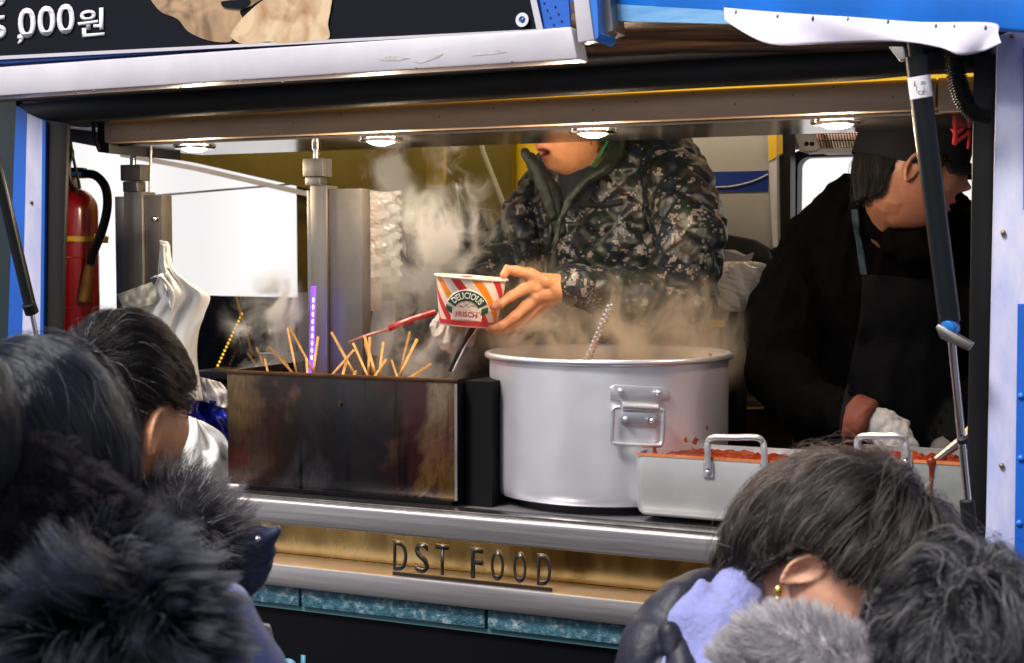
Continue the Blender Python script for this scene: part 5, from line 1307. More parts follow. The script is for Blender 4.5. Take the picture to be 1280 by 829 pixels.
def jack(mb):
    mb.ell(chest+Vector((0,0,.13)), (.225,.135,.11), B1); mb.ell(chest, (.235,.165,.22), B1); mb.ell(chest+Vector((0,0,-.2)), (.215,.165,.26), B1); mb.ell(hip+Vector((0,0,.02)), (.20,.155,.2), B1)
    mb.cap([chest+B1@Vector((.10,0,.17)), shL, PD(866,300,3.16), elL], [.085,.082,.080,.068]); mb.cap([elL, PD(790,368,3.04), PD(722,358,2.985)], [.068,.058,.044])
    mb.cap([chest+B1@Vector((-.10,0,.16)), shR, elR], [.085,.080,.062]); mb.cap([elR, PD(606,352,3.24), PD(596,378,3.15)], [.062,.052,.044])
    mb.cap([PD(752,205,3.38), PD(756,228,3.40)], [.085,.10])
JK = cloth('quilted_jacket', V1, jack, CAMO, .0042, quilt(segs1, .085, .0065, 'diamond', .006), sm=3)
bj = bvh_of(JK)
DG = mat('dark_green_lining', (.005,.009,.008), .7, bump=.3, bscale=200)
NAVYF = mat('navy_neck', (.012,.018,.035), .8, sheen=.2, var=.4, vscale=40)
def nw(mb): mb.cap([PD(742,192,3.35), PD(738,222,3.33)], [.068,.080]); mb.cap([PD(722,212,3.27), PD(718,242,3.28)], [.046,.046])
cloth('neck_warmer', V1, nw, NAVYF, .005, fold(.005, 40), 3)
def lap(mb):
    mb.cap([PD(656,191,3.16), PD(668,208,3.155), PD(680,236,3.15), PD(690,270,3.16)], [.010,.014,.014,.012]); mb.cap([PD(662,196,3.19), PD(690,240,3.2), PD(700,290,3.2)], [.012,.022,.016])
cloth('collar_flap', V1, lap, DG, .003, fold(.003, 60), 2)
def lap2(mb):
    pts = [(772,168,3.22),(770,190,3.17),(757,210,3.14),(732,226,3.125),(712,248,3.12),(700,276,3.13),(694,306,3.14),(690,340,3.15)]
    mb.cap([PD(*p) for p in pts], [.018,.020,.017,.012,.009,.007,.006,.006])
cloth('collar_flap', V1, lap2, mat('olive_collar', (.008,.014,.010), .6, var=.4, vscale=40), .003, fold(.003, 60), 2)
MB().tube(smoothpath([PD(764,166,3.20), PD(757,182,3.18), PD(748,198,3.17), PD(740,208,3.16)], 5), .0035, 8).build('green_piping', mat('green_piping', (.01,.13,.05), .6), V1, smooth=True)
zp = [(688,236),(690,270),(687,300),(684,330),(681,350)]
def surf(px, py, bv, off): 
    r = ray(px, py).normalized(); h = bv.ray_cast(CAM, r); return CAM+r*(h[3]-off) if h[0] is not None else PD(px, py, 3.2)
MB().tube(smoothpath([surf(x, y, bj, .004) for x, y in zp], 4), .006, 8).build('zip', mat('zip_dark', (.02,.03,.025), .4), V1, smooth=True)
MB().tube(smoothpath([surf(x, y, bj, .003) for x, y in ((722,256),(745,257),(768,254),(778,252))], 4), .007, 8).build('pocket_flap', mat('pocket_black', (.01,.012,.014), .5), V1, smooth=True)
def gl1(mb): glove_fingers(mb, .0018)
cloth('glove', V1, gl1, GLOVE, .003, fold(.0025, 120, 6), 1)
def cuffp(mb): mb.cap([PD(724,357,2.985), PD(717,357.5,2.98)], [.046,.044])
cloth('cuff', V1, cuffp, CAMO, .004, fold(.002, 90), 2)
trousers(V1, hip, bf, .36, DARKTR)

# ---- striped cup
cup = thing('striped_paper_cup', 'red and orange striped paper cup with a green banner held over the steel box', 'paper cup', cupc)
cm, nt, b = new_mat('striped_card'); N, L = nt.nodes, nt.links
uv = N.new('ShaderNodeUVMap'); uv.uv_map = 'UVMap'; sp = N.new('ShaderNodeSeparateXYZ'); L.new(uv.outputs[0], sp.inputs[0])
ma = N.new('ShaderNodeMath'); ma.operation = 'MULTIPLY_ADD'; L.new(sp.outputs['Y'], ma.inputs[0]); ma.inputs[1].default_value = .20; L.new(sp.outputs['X'], ma.inputs[2])
sc_ = N.new('ShaderNodeMath'); sc_.operation = 'MULTIPLY'; sc_.inputs[1].default_value = 5.0; L.new(ma.outputs[0], sc_.inputs[0])
fr_ = N.new('ShaderNodeMath'); fr_.operation = 'FRACT'; L.new(sc_.outputs[0], fr_.inputs[0])
cr = N.new('ShaderNodeValToRGB'); cr.color_ramp.interpolation = 'CONSTANT'; E = cr.color_ramp.elements
E[0].position = 0; E[0].color = (.60,.03,.035,1); E[1].position = .24; E[1].color = (.80,.70,.66,1)
for p_, c_ in ((.5,(.85,.26,.015,1)), (.72,(.80,.70,.66,1))): e = E.new(p_); e.color = c_
L.new(fr_.outputs[0], cr.inputs[0])
lt1 = N.new('ShaderNodeMath'); lt1.operation = 'LESS_THAN'; lt1.inputs[1].default_value = .125; L.new(sp.outputs['Y'], lt1.inputs[0])
mx = N.new('ShaderNodeMix'); mx.data_type = 'RGBA'; L.new(lt1.outputs[0], mx.inputs['Factor']); L.new(cr.outputs[0], mx.inputs['A']); mx.inputs['B'].default_value = (.60,.03,.05,1)
lt2 = N.new('ShaderNodeMath'); lt2.operation = 'LESS_THAN'; lt2.inputs[1].default_value = .03; L.new(sp.outputs['Y'], lt2.inputs[0])
mx2 = N.new('ShaderNodeMix'); mx2.data_type = 'RGBA'; L.new(lt2.outputs[0], mx2.inputs['Factor']); L.new(mx.outputs['Result'], mx2.inputs['A']); mx2.inputs['B'].default_value = (.82,.76,.70,1)
L.new(mx2.outputs['Result'], b.inputs['Base Color']); b.inputs['Roughness'].default_value = .4
RT0, RB0, HC = .0735, .0590, .100
cax = (ZZ+RT*.075-FH*.02).normalized()               # slight lean
cx = -FH.copy(); cx = (cx-cax*cx.dot(cax)).normalized(); cy = cax.cross(cx)   # angle 0 faces the camera
def cpt(ang, h, off=0.0):
    r = RB0+(RT0-RB0)*h+off; return cupc+cax*((h-.5)*HC)+cx*(r*math.cos(ang))+cy*(r*math.sin(ang))
nA, nH = 96, 20; vs = []; fs = []; uvs = []
for j_ in range(nH+1):
    for i in range(nA+1): vs.append(cpt(2*math.pi*i/nA+math.pi, j_/nH))
me = bpy.data.meshes.new('cup_wall')
for j_ in range(nH):
    for i in range(nA): k_ = j_*(nA+1)+i; fs.append((k_, k_+1, k_+nA+2, k_+nA+1)); uvs.append([(i, j_), (i+1, j_), (i+1, j_+1), (i, j_+1)])
me.from_pydata([tuple(v) for v in vs], [], fs); ul = me.uv_layers.new(name='UVMap'); kk = 0
for q in uvs:
    for (i, j_) in q: ul.data[kk].uv = (i/nA, j_/nH); kk += 1
o = link('cup_wall', me, cm, cup); md = o.modifiers.new('s', 'SOLIDIFY'); md.thickness = .0012; md.offset = -1; apply_mods(o); o.data.shade_smooth()
WCARD = mat('cup_white', (.80,.72,.66), .4)
MB().tube([cpt(2*math.pi*i/72, 1.0, .0015) for i in range(72)], .0028, 8, closed=True).build('rolled_rim', WCARD, cup, smooth=True)
MB().add([cpt(2*math.pi*i/72, .04, -.002) for i in range(72)]+[cpt(2*math.pi*i/72, .03, -.002) for i in range(72)], [tuple(range(72)), tuple(range(72, 144))[::-1]]).build('cup_bottom', WCARD, cup)
# emblem laid on the wall. local emblem coords (x right in picture, y up) in metres
a0 = math.atan2(0, 1)
def emb(x, y, off):
    x *= 1.28; y = (y+.004)*1.28-.004
    h = .5+y/HC; r = RB0+(RT0-RB0)*h; return cpt(x/r+.03, h, off)
def warp_mesh(me, fn):
    for v in me.vertices: v.co = fn(v.co.x, v.co.y, v.co.z)
    me.update()
def grid_poly(name, fn, nx, ny, m, off, parent):
    vs = [emb(*fn(i/nx, j_/ny), off) for i in range(nx+1) for j_ in range(ny+1)]; fs = [(i*(ny+1)+j_, (i+1)*(ny+1)+j_, (i+1)*(ny+1)+j_+1, i*(ny+1)+j_+1) for i in range(nx) for j_ in range(ny)]
    o = link(name, MB().add(vs, fs).mesh(name), m, parent); md = o.modifiers.new('s', 'SOLIDIFY'); md.thickness = .0003; md.offset = 0; apply_mods(o); o.data.shade_smooth(); return o
GREEN = mat('emblem_green', (.008,.085,.05), .45); 
def arc(R0, R1, a, cyy): return lambda u, v: ((R0+(R1-R0)*v)*math.sin(R_((u*2-1)*a)), cyy+(R0+(R1-R0)*v)*math.cos(R_((u*2-1)*a)))
W_ = .0015
EC = -.018; EX = -.004
def sh(fn): return lambda u, v: (fn(u, v)[0]+EX, fn(u, v)[1])
MB0 = grid_poly('emblem_ground', sh(lambda u, v: ((u*2-1)*.0255, -.030+.052*v*math.sqrt(max(.05, 1-(u*2-1)**2*.92)))), 20, 12, WCARD, .0006, cup)
grid_poly('banner_outline', sh(arc(.0195, .0385, 64, EC)), 40, 6, WCARD, .0011, cup)
grid_poly('banner', sh(arc(.0210, .0370, 62, EC)), 40, 6, GREEN, .0017, cup)
for s in (-1, 1):
    grid_poly('banner_tail', sh(lambda u, v: (s*(.024+.012*u), -.019+.010*v+.004*u*(1 if v > .5 else 1)-(.003*math.sin(v*math.pi)*u))), 6, 6, GREEN, .0014, cup)
def wtext(txt, size_w, size_h, fn, m, off, name, bold=.0):
    me = text_mesh(txt, 1, bold, res=3); v = getv(me); mn, mx_ = v.min(0), v.max(0); c = (mn+mx_)/2; s = mx_-mn
    bm = bmesh.new(); bm.from_mesh(me)
    bmesh.ops.subdivide_edges(bm, edges=[e for e in bm.edges if e.calc_length() > .25], cuts=2); bm.to_mesh(me); bm.free()
    for vv in me.vertices:
        x = (vv.co.x-c[0])/s[0]; y = (vv.co.y-c[1])/s[1]; vv.co = emb(*fn(x, y), off)
    o = link(name, me, m, cup, smooth=False); md = o.modifiers.new('s', 'SOLIDIFY'); md.thickness = .0003; md.offset = 0; apply_mods(o); return o
wtext('DELICIOUS', 1, 1, lambda x, y: ((.029+y*.0105)*math.sin(R_(x*104))+EX, EC+(.029+y*.0105)*math.cos(R_(x*104))), mat('emblem_white', (.85,.82,.78), .5), .0023, 'banner_lettering', .02)
RD = mat('emblem_red', (.5,.03,.05), .5)
wtext('FRISCH', 1, 1, lambda x, y: (x*.034+EX, -.0205+y*.0085+.0022*math.cos(x*3.0)), RD, .0013, 'emblem_lettering', .02)
PK = mat('emblem_pink', (.75,.45,.42), .5)
grid_poly('emblem_line', sh(lambda u, v: ((u*2-1)*.021, -.0130+.0008*v+.0015*math.cos((u*2-1)*4))), 20, 1, PK, .0012, cup)
grid_poly('emblem_line', sh(lambda u, v: ((u*2-1)*.017, -.0275+.0008*v+.001*math.cos((u*2-1)*4))), 20, 1, PK, .0012, cup)
for s in (-1, 1):
    grid_poly('emblem_line', sh(lambda u, v: (s*(.020+.003*math.sin(u*6.28))+.0008*v, -.0185+.0035*math.cos(u*6.28)+.0008*v)), 18, 1, PK, .0012, cup)
grid_poly('emblem_icon', sh(lambda u, v: ((u*2-1)*.006-.0005, -.0045+.0008*v+.005*abs(u*2-1)*(1 if u > .5 else -1))), 10, 1, mat('emblem_dark', (.05,.06,.06), .5), .0012, cup)
grid_poly('emblem_icon', sh(lambda u, v: ((u*2-1)*.006-.0005, -.0045+.0008*v-.005*abs(u*2-1)*(1 if u > .5 else -1))), 10, 1, mat('emblem_dark', (.05,.06,.06), .5), .0012, cup)
grid_poly('emblem_icon', sh(lambda u, v: (-.009+(u*2-1)*.003, -.0075+.002*v)), 4, 2, RD, .0012, cup)
grid_poly('emblem_icon', sh(lambda u, v: (.010+(u*2-1)*.004, -.005+.0012*v)), 4, 2, RD, .0012, cup)
# tongs and red handled tool
tg = thing('black_tongs', 'black and steel tongs held in the gloved hand below the striped cup', 'tongs', PD(577,435,2.98))
MB().tube([PD(592,408,2.985), PD(577,434,2.98), PD(562,464,2.96)], [.0055,.0052,.004], 8).build('arm', BLACK, tg, smooth=True)
MB().tube([PD(596,410,2.98), PD(581,434,2.975), PD(566,464,2.955)], [.0022,.0022,.002], 8).build('arm', CHROME, tg, smooth=True)
rt = thing('red_handled_ladle', 'long tool with a shiny red handle pointing left from the gloved hand', 'ladle', PD(500,405,3.02))
MB().tube(smoothpath([PD(545,390,3.03), PD(522,397,3.03), PD(496,407,3.02), PD(486,411,3.02)], 4), [.0072]*5+[.008]*4+[.007]*4, 10).build('handle', mat('red_gloss', (.42,.01,.02), .2, coat=.5), rt, smooth=True)
MB().tube([PD(490,410,3.02), PD(456,420,3.0), PD(436,428,2.95)], [.004,.0035,.003], 8).build('shaft', mat('pinkish_steel', (.6,.35,.35), .3, .9), rt, smooth=True)

LIMV = ([0,60,70,78,86,108,116,180],[.5,.4,-.25,-.28,.24,.20,-.55,-.8])
# ================================================================== vendor in black
f2 = (RT*.93-FH*.12-ZZ*.24); s2_ = 1.04
hc = PD(1139, 208, 2.80)
V2 = thing('person', 'vendor in a black fleece, apron and black cap looking down at the trays', 'person', (hc.x, hc.y, .36))
M2 = frame(hc, f2, s2_)
bf2 = (RT*.35-FH*.9); B2 = rotm(bf2); chest2 = PD(1112, 365, 3.08); hip2 = Vector((chest2.x, chest2.y, 1.26))
shR2, shL2 = PD(1022, 310, 3.08), PD(1222, 325, 2.98)   # his right is on the left of the picture
elR2, elL2 = PD(974, 466, 2.90), PD(1262, 470, 2.86); wrR2, wrL2 = PD(1078, 528, 2.70), PD(1192, 552, 2.72)
def hand2(mb, e=0.):
    mb.cap([PD(1086,530,2.69), PD(1104,536,2.68)], [.034+e,.036+e]); mb.cap([wrR2, PD(1108,537,2.68)], [.028+e,.030+e])
    mb.cap([PD(1098,532,2.68), PD(1122,545,2.665)], [.030+e,.027+e])
    for path in ([(1112,532,2.66),(1128,540,2.65),(1142,556,2.645),(1150,574,2.65)], [(1110,540,2.65),(1124,552,2.64),(1136,568,2.64),(1141,584,2.645)],
                 [(1106,548,2.65),(1116,562,2.64),(1124,576,2.64),(1128,588,2.645)], [(1100,552,2.66),(1107,566,2.65),(1112,580,2.65)], [(1104,528,2.69),(1118,526,2.70),(1130,530,2.69)]):
        mb.cap([PD(*p) for p in path], [.0115+e,.0100+e,.0090+e,.0080+e][:len(path)], 12)
def hand2b(mb, e=0.):
    mb.cap([wrL2, PD(1182,566,2.69)], [.027+e,.028+e])
    for k in range(4): mb.cap([PD(1178+k*5,568,2.68), PD(1174+k*6,582,2.67), PD(1172+k*6,592,2.68)], [.010+e,.009+e,.008+e], 10)
    mb.cap([PD(1172,560,2.69), PD(1164,572,2.68)], [.011+e,.009+e], 10)
def prims2(mb):
    mb.cap([M2 @ Vector((0,.015,-.05)), PD(1118,300,3.0)], [.060,.068]); mb.ell(chest2, (.17,.11,.22), B2); mb.ell(hip2+Vector((0,0,.12)), (.16,.12,.2), B2)
    for a, b_, c in ((shL2, elL2, wrL2), (shR2, elR2, wrR2)): mb.cap([chest2+Vector((0,0,.1)), a], [.09,.055]); mb.cap([a, b_, c], [.052,.040,.027])
    hand2(mb, -.002); hand2b(mb, -.002); lower_body(mb, hip2, bf2, .36)
body(V2, M2, prims2, base=(.26,.115,.075), vox=.003, opened=False)
hair(V2, M2, 9000, HB, 'full', seed=8, length=.060, lift=.05, free=.30, grav=.8, steps=9, limit=LIMV)
def fl2(mb):
    mb.ell(chest2+Vector((0,0,.12)), (.225,.135,.12), B2); mb.ell(chest2, (.235,.165,.24), B2); mb.ell(chest2+Vector((0,0,-.22)), (.23,.17,.28), B2); mb.ell(hip2, (.22,.17,.2), B2)
    mb.cap([chest2+B2@Vector((-.10,0,.17)), shR2, PD(978,390,2.98), elR2], [.085,.084,.078,.070]); mb.cap([elR2, PD(1010,508,2.80), PD(1072,528,2.70)], [.070,.062,.040])
    mb.cap([chest2+B2@Vector((.10,0,.16)), shL2, elL2], [.085,.080,.066]); mb.cap([elL2, wrL2], [.066,.046])
    mb.cap([PD(1118,262,2.98), PD(1120,305,3.02)], [.082,.11]); mb.cap([PD(1102,262,2.90), PD(1152,296,2.86)], [.066,.062])
FL = cloth('fleece_jacket', V2, fl2, FLEECE, .005, fold(.010, 26, 8), 3)
def cf2(mb): mb.tube([PD(1062,526,2.705), PD(1068,527,2.70), PD(1086,532,2.685), PD(1089,533,2.683)], [.044,.053,.050,.040], 24)
cloth('rust_cuff', V2, cf2, mat('rust_cuff', (.13,.025,.012), .8, var=.3, vscale=60), .004, fold(.002, 90), 2)
cloth('glove', V2, lambda mb: hand2(mb, .0022), mat('glove_grey', (.36,.34,.34), .9, var=.2, vscale=40, bump=.6, bscale=120), .003, fold(.0028, 90, 6), 1)
cloth('glove', V2, lambda mb: hand2b(mb, .0022), mat('glove_dark', (.10,.09,.09), .8), .003, fold(.002, 90, 6), 1)
bv2 = bvh_of(FL)
DEN = mat('denim_apron', (.0035,.004,.006), .9, spec=.12, var=.4, vscale=14, bump=.3, bscale=220)
drape('apron', [(1078,342,1178,352),(1074,400,1190,400),(1062,460,1200,460),(1052,520,1206,520),(1050,600,1206,600)], bv2, DEN, V2, .006, .004)
DST = mat('denim_strap', (.025,.045,.065), .85, spec=.2, var=.4, vscale=40, bump=.4, bscale=200)
drape('apron_strap', [(1066,262,1073,262),(1068,290,1076,290),(1072,320,1080,320),(1076,344,1085,344)], bv2, DST, V2, .008, .004, 4)
# collar fluff behind the neck
fur(V2, ell_samples(PD(1088,238,3.0), (.035,.03,.03)), 1500, .018, hair_mat('fleece_fuzz', (.01,.01,.01), (.02,.02,.02), rough=.5), name='collar_pile', k=60, bias=(0,0,0))
# cap
CAPM = mat('cap_black', (.0045,.005,.008), .85, spec=.1, bump=.2, bscale=200)
def cap_mesh():
    vs = []; fs = []; nA, nR = 64, 22; ca, cb, cc = .086, .108, .112
    for j_ in range(nR+1):
        t = j_/nR*math.pi/2*1.10
        for i in range(nA):
            a_ = 2*math.pi*i/nA; sx, sy = math.sin(a_), -math.cos(a_)     # a=0 front
            z = cc*math.cos(t); rr = min(1.0, math.sin(min(t, math.pi/2)))**.86
            x, y = ca*rr*sx, cb*rr*sy; y += .006
            seam = .0012*abs(math.sin(a_*3))**.3
            if sy < -.2: z += .012*(-sy)*math.sin(t)             # tall stiff front
            vs.append(M2 @ Vector((x*(1+seam), y*(1+seam), z+.028-.012*(1 if sy > 0 else 0)*rr)))
    for j_ in range(nR):
        for i in range(nA): l_ = (i+1) % nA; fs.append((j_*nA+i, j_*nA+l_, (j_+1)*nA+l_, (j_+1)*nA+i))
    return MB().add(vs, fs)
CP = link('cap', cap_mesh().mesh('cap'), CAPM, V2); md = CP.modifiers.new('s', 'SOLIDIFY'); md.thickness = .003; apply_mods(CP); CP.data.shade_smooth()
vs = []; fs = []
for j_ in range(9):
    q = j_/8
    for i in range(25):
        a_ = R_(-62+124*i/24); rr = 1+.62*q*math.cos(a_*.9)**1.2
        vs.append(M2 @ Vector((.085*math.sin(a_)*(1+.10*q), .006-.106*math.cos(a_)*rr, .030-.012*q-.018*(math.sin(a_)**2)*(1+q*.5))))
for j_ in range(8):
    for i in range(24): k_ = j_*25+i; fs.append((k_, k_+1, k_+26, k_+25))
BR = link('brim', MB().add(vs, fs).mesh('brim'), CAPM, CP); md = BR.modifiers.new('s', 'SOLIDIFY'); md.thickness = .004; md.offset = 0; apply_mods(BR); BR.data.shade_smooth()
MB().ell(M2 @ Vector((0,.006,.142)), (.007,.007,.005)).build('button', CAPM, CP, smooth=True)
# NY monogram on the front of the crown, wrapped on the cap surface
bcap = bvh_of(CP); NYM = mat('monogram_red', (.55,.03,.05), .6)
def cap_text(txt, dx, h):
    me = text_mesh(txt, 1, .015, res=3); v = getv(me); mn, mx_ = v.min(0), v.max(0); c = (mn+mx_)/2; s = mx_-mn
    bm = bmesh.new(); bm.from_mesh(me); bmesh.ops.subdivide_edges(bm, edges=[e for e in bm.edges if e.calc_length() > .2], cuts=3); bm.to_mesh(me); bm.free()
    Ro = M2.to_3x3(); cc = M2 @ Vector((0,0,.05))
    for vv in me.vertices:
        x = (vv.co.x-c[0])/s[1]*h+dx; y = (vv.co.y-c[1])/s[1]*h
        an = -x/.085-R_(44); el = .20+y/.12
        d = (Ro @ Vector((math.sin(an)*math.cos(el), -math.cos(an)*math.cos(el), math.sin(el)))).normalized()
        hh = bcap.ray_cast(cc+d*.4, -d); vv.co = (hh[0]+d*.0015) if hh[0] is not None else cc+d*.11
    o = link('cap_monogram', me, NYM, CP, smooth=False); md = o.modifiers.new('s', 'SOLIDIFY'); md.thickness = .002; md.offset = 0; apply_mods(o)
cap_text('N', -.004, .046); cap_text('Y', .012, .050)
trousers(V2, hip2, bf2, .36, DARKTR)

# ================================================================== crowd
def person_body(t, M, f, hcv, base, vox=.0035, slump=.0, extra=None, opened=False, lean=Vector((0,0,0))):
    fl_ = Vector(f); fl_.z = 0; fl_.normalize(); Bm = rotm(fl_)
    nb = Vector(hcv)+Vector((0,0,-.24))+lean; chest = nb+Vector((0,0,-.16))-fl_*.0; hip = chest+Vector((0,0,-.36)); hip.z = max(.80, min(.92, hip.z))
    sL, sR = nb+Bm @ Vector((.18,.0,-.05)), nb+Bm @ Vector((-.18,.0,-.05))
    def pr(mb):
        mb.cap([M @ Vector((0,.020,-.05)), M @ Vector((0,.03,-.13)), nb], [.058,.055,.062]); mb.ell(chest, (.16,.11,.22), Bm); mb.ell(hip+Vector((0,0,.12)), (.15,.11,.2), Bm)
        for s, sh_ in ((1, sL), (-1, sR)):
            el = sh_+Bm @ Vector((s*.06,.0,-.28)); wr = el+fl_*.22+Vector((0,0,-.02)); mb.cap([nb-Vector((0,0,.06)), sh_, el, wr], [.07,.052,.04,.027])
            mb.cap([wr, wr+fl_*.07], [.028,.030])
            for k in range(4):
                b0 = wr+fl_*.08+Bm @ Vector(((k-1.5)*.019,0,0)); mb.cap([b0, b0+fl_*.035-Vector((0,0,.006)), b0+fl_*.055-Vector((0,0,.024))], [.0095,.0085,.0075], 10)
            b0 = wr+fl_*.03+Bm @ Vector((-s*.03,0,0)); mb.cap([b0, b0+fl_*.04+Bm @ Vector((-s*.012,0,0))], [.011,.009], 10)
        lower_body(mb, hip, fl_, 0)
    body(t, M, pr, base, vox=vox, opened=opened)
    return dict(nb=nb, chest=chest, hip=hip, sL=sL, sR=sR, B=Bm, f=fl_)
def coat_prims(j, w=1.0, top=.0):
    def pr(mb):
        B, nb, chest, hip, f = j['B'], j['nb'], j['chest'], j['hip'], j['f']
        mb.ell(nb+Vector((0,0,-.08+top)), (.22*w,.14*w,.10), B); mb.ell(chest, (.24*w,.18*w,.26), B); mb.ell(chest+Vector((0,0,-.24)), (.23*w,.18*w,.28), B); mb.ell(hip+Vector((0,0,-.08)), (.23*w,.18*w,.24), B)
        for s, sh_ in ((1, j['sL']), (-1, j['sR'])):
            el = sh_+B @ Vector((s*.06,.0,-.28)); wr = el+f*.19+Vector((0,0,-.02)); mb.cap([nb+Vector((0,0,-.08)), sh_, el], [.09,.085*w,.072]); mb.cap([el, wr], [.072,.048])
    return pr
# --- man with short dark hair (B)
fB = RT*.57+FH*.82-ZZ*.12; hcB = PD(144, 526, 1.86)
tB, MBm = crowd('man with short black hair, bare ear and a dark fur collar', hcB, fB, 1.07)
jB = person_body(tB, MBm, fB, hcB, (.62,.30,.16), vox=.003)
HMB = hair_mat('hair_greying', (.006,.005,.006), (.012,.009,.009), rough=.24, grey=.025, greyc=(.45,.42,.40))
hair(tB, MBm, 16000, HMB, 'short', crown=(-.15,.62,.78), length=.060, lift=.05, layer=.12, seed=21, grav=.12, k=420, cl=.55, r=(.080,.101,.124), rad=.00024, sweep=(0,-.5,0), limit=([0,35,58,72,82,100,116,135,180],[.52,.46,.22,-.12,.24,.16,-.40,-.74,-.92]))
NAVY = mat('navy_cloth', (.010,.022,.085), .55, sheen=.3, var=.3, vscale=20, bump=.3, bscale=120)
cloth('navy_coat', tB, coat_prims(jB, .95), NAVY, .007, fold(.008, 24, 4))
FURB = hair_mat('fur_dark_tipped', (.012,.011,.013), (.06,.055,.06), rough=.35, tip=(.09,.085,.11), grey=.10, greyc=(.5,.5,.58))
pB = [PD(130,620,1.98), PD(185,628,1.86), PD(232,640,1.82), PD(262,672,1.84), PD(275,705,1.88)]
cloth('collar_base', tB, lambda mb: mb.cap(smoothpath(pB, 4), [.040]*17), mat('fur_base', (.012,.012,.014), .9), .006)
fur(tB, tube_samples(pB, [.040,.042,.040,.036,.030]), 9000, .040, FURB, seed=5, bias=list(RT*.5+ZZ*.15), k=500, cl=.75, rad=.00030, droop=.6)
def tipB(mb):
    mb.cap([PD(262,690,1.86), PD(300,680,1.85), PD(338,668,1.85)], [.030,.026,.012]); mb.cap([PD(270,715,1.87), PD(305,705,1.86), PD(346,664,1.85)], [.03,.026,.009]); mb.cap([PD(290,740,1.88), PD(318,715,1.87), PD(335,690,1.86)], [.026,.020,.012])
cloth('hood_edge', tB, tipB, NAVY, .004, fold(.003, 60), 3)
MB().ell(PD(322,674,1.815), (.0045,.0045,.0045)).build('snap_button', CHROME, tB, smooth=True)
trousers(tB, jB['hip'], fB, 0, DARKTR)
# --- woman at the front left (A)
fA = RT*.25+FH*.95-ZZ*.05; hcA = PD(36, 582, 1.42)
tA, MA = crowd('woman with glossy dark bobbed hair and a big black fur hood', hcA, fA, 1.02)
jA = person_body(tA, MA, fA, hcA, (.60,.33,.22), vox=.005)
HA = hair_mat('hair_blueblack', (.002,.003,.006), (.011,.014,.022), rough=.18, gloss=.7)
hair(tA, MA, 20000, HA, 'full', crown=(.75,.30,.60), length=.22, lift=.05, layer=.16, wave=.28, seed=31, grav=.5, k=150, cl=.85, r=(.086,.106,.122), rad=.00030, steps=14, free=.25, curl_in=.25, spread=.06)
BLU = mat('periwinkle_cloth', (.075,.13,.42), .6, sheen=.2, col2=(.10,.12,.30), vscale=12, bump=.3, bscale=90)
def coatA(mb):
    coat_prims(jA, 1.02)(mb); mb.cap([PD(150,800,1.38), PD(243,818,1.36), PD(275,910,1.36)], [.09,.080,.080])
cloth('blue_coat', tA, coatA, BLU, .008, fold(.008, 20, 6))
VEL = mat('black_plush', (.010,.009,.015), .85, spec=.1, var=.5, vscale=14, bump=.9, bscale=60)
def hoodA(mb):
    mb.cap([PD(-60,700,1.36), PD(60,690,1.30), PD(150,700,1.34)], [.085,.105,.055]); mb.cap([PD(-60,640,1.32), PD(60,632,1.29), PD(128,626,1.31)], [.022,.026,.020]); mb.cap([PD(128,626,1.31), PD(160,690,1.33)], [.022,.04])
    mb.cap([PD(-60,790,1.36), PD(80,790,1.32), PD(190,780,1.36)], [.10,.11,.07])
HDA = cloth('fur_hood', tA, hoodA, VEL, .006, fold(.008, 30, 2))
def mesh_samples(o, bias_front=True):
    me = o.data; off = np.array(root_of(o)); v = getv(me)+off; n = getn(me)
    def f(rs, k): i = rs.randint(0, len(v), k); return v[i]+rs.normal(size=(k, 3))*.0015, n[i]
    return f
PLU = hair_mat('plush_pile', (.008,.007,.012), (.035,.030,.045), rough=.4, gloss=.3)
fur(tA, mesh_samples(HDA), 22000, .014, PLU, seed=6, bias=list(-ZZ*.6+RT*.3), k=900, cl=.6, rad=.00035, name='plush_pile', steps=5)
FURA = hair_mat('fur_black_long', (.001,.001,.0015), (.006,.007,.011), rough=.26, gloss=.6, tip=(.020,.024,.04), grey=.035, greyc=(.35,.38,.48))
pA_ = [PD(120,725,1.33), PD(158,740,1.29), PD(182,770,1.27), PD(186,810,1.26), PD(175,880,1.26)]
cloth('trim_base', tA, lambda mb: mb.cap(smoothpath(pA_, 4), [.036]*17), mat('fur_base', (.012,.012,.014)), .008)
fur(tA, tube_samples(pA_, [.03,.036,.038,.036,.03]), 13000, .062, FURA, seed=15, bias=list(RT*1.0-ZZ*.10), k=420, cl=.75, rad=.00042, droop=.9, steps=9, curl=.55)
pA2 = [PD(-40,800,1.22), PD(40,815,1.20), PD(110,800,1.21), PD(170,770,1.24)]
fur(tA, tube_samples(pA2, [.03,.035,.035,.03]), 9000, .075, FURA, seed=16, bias=list(-RT*.5-ZZ*.3), k=300, cl=.75, rad=.00042, droop=.9, steps=9, curl=.6)
trousers(tA, jA['hip'], fA, 0, DARKTR)
# --- person cut by the left frame edge (F)
hcF = PD(-128, 555, 1.22); fF = RT*.5+FH*.85
tF, MF = crowd('person with a smooth rounded dark bob just entering at the left edge', hcF, fF, 1.0)
jF = person_body(tF, MF, fF, hcF, (.6,.35,.25), vox=.007)
hair(tF, MF, 7000, HA, 'full', crown=(0,.2,.9), length=.17, lift=.03, layer=.12, seed=41, grav=.6, k=160, cl=.7, r=(.084,.100,.118), rad=.0003, steps=10, free=.3, curl_in=.9, spread=.05)
cloth('dark_coat', tF, coat_prims(jF, .9), mat('charcoal_cloth', (.02,.02,.024), .8), .010, fold(.008, 20, 6))
trousers(tF, jF['hip'], fF, 0, DARKTR)
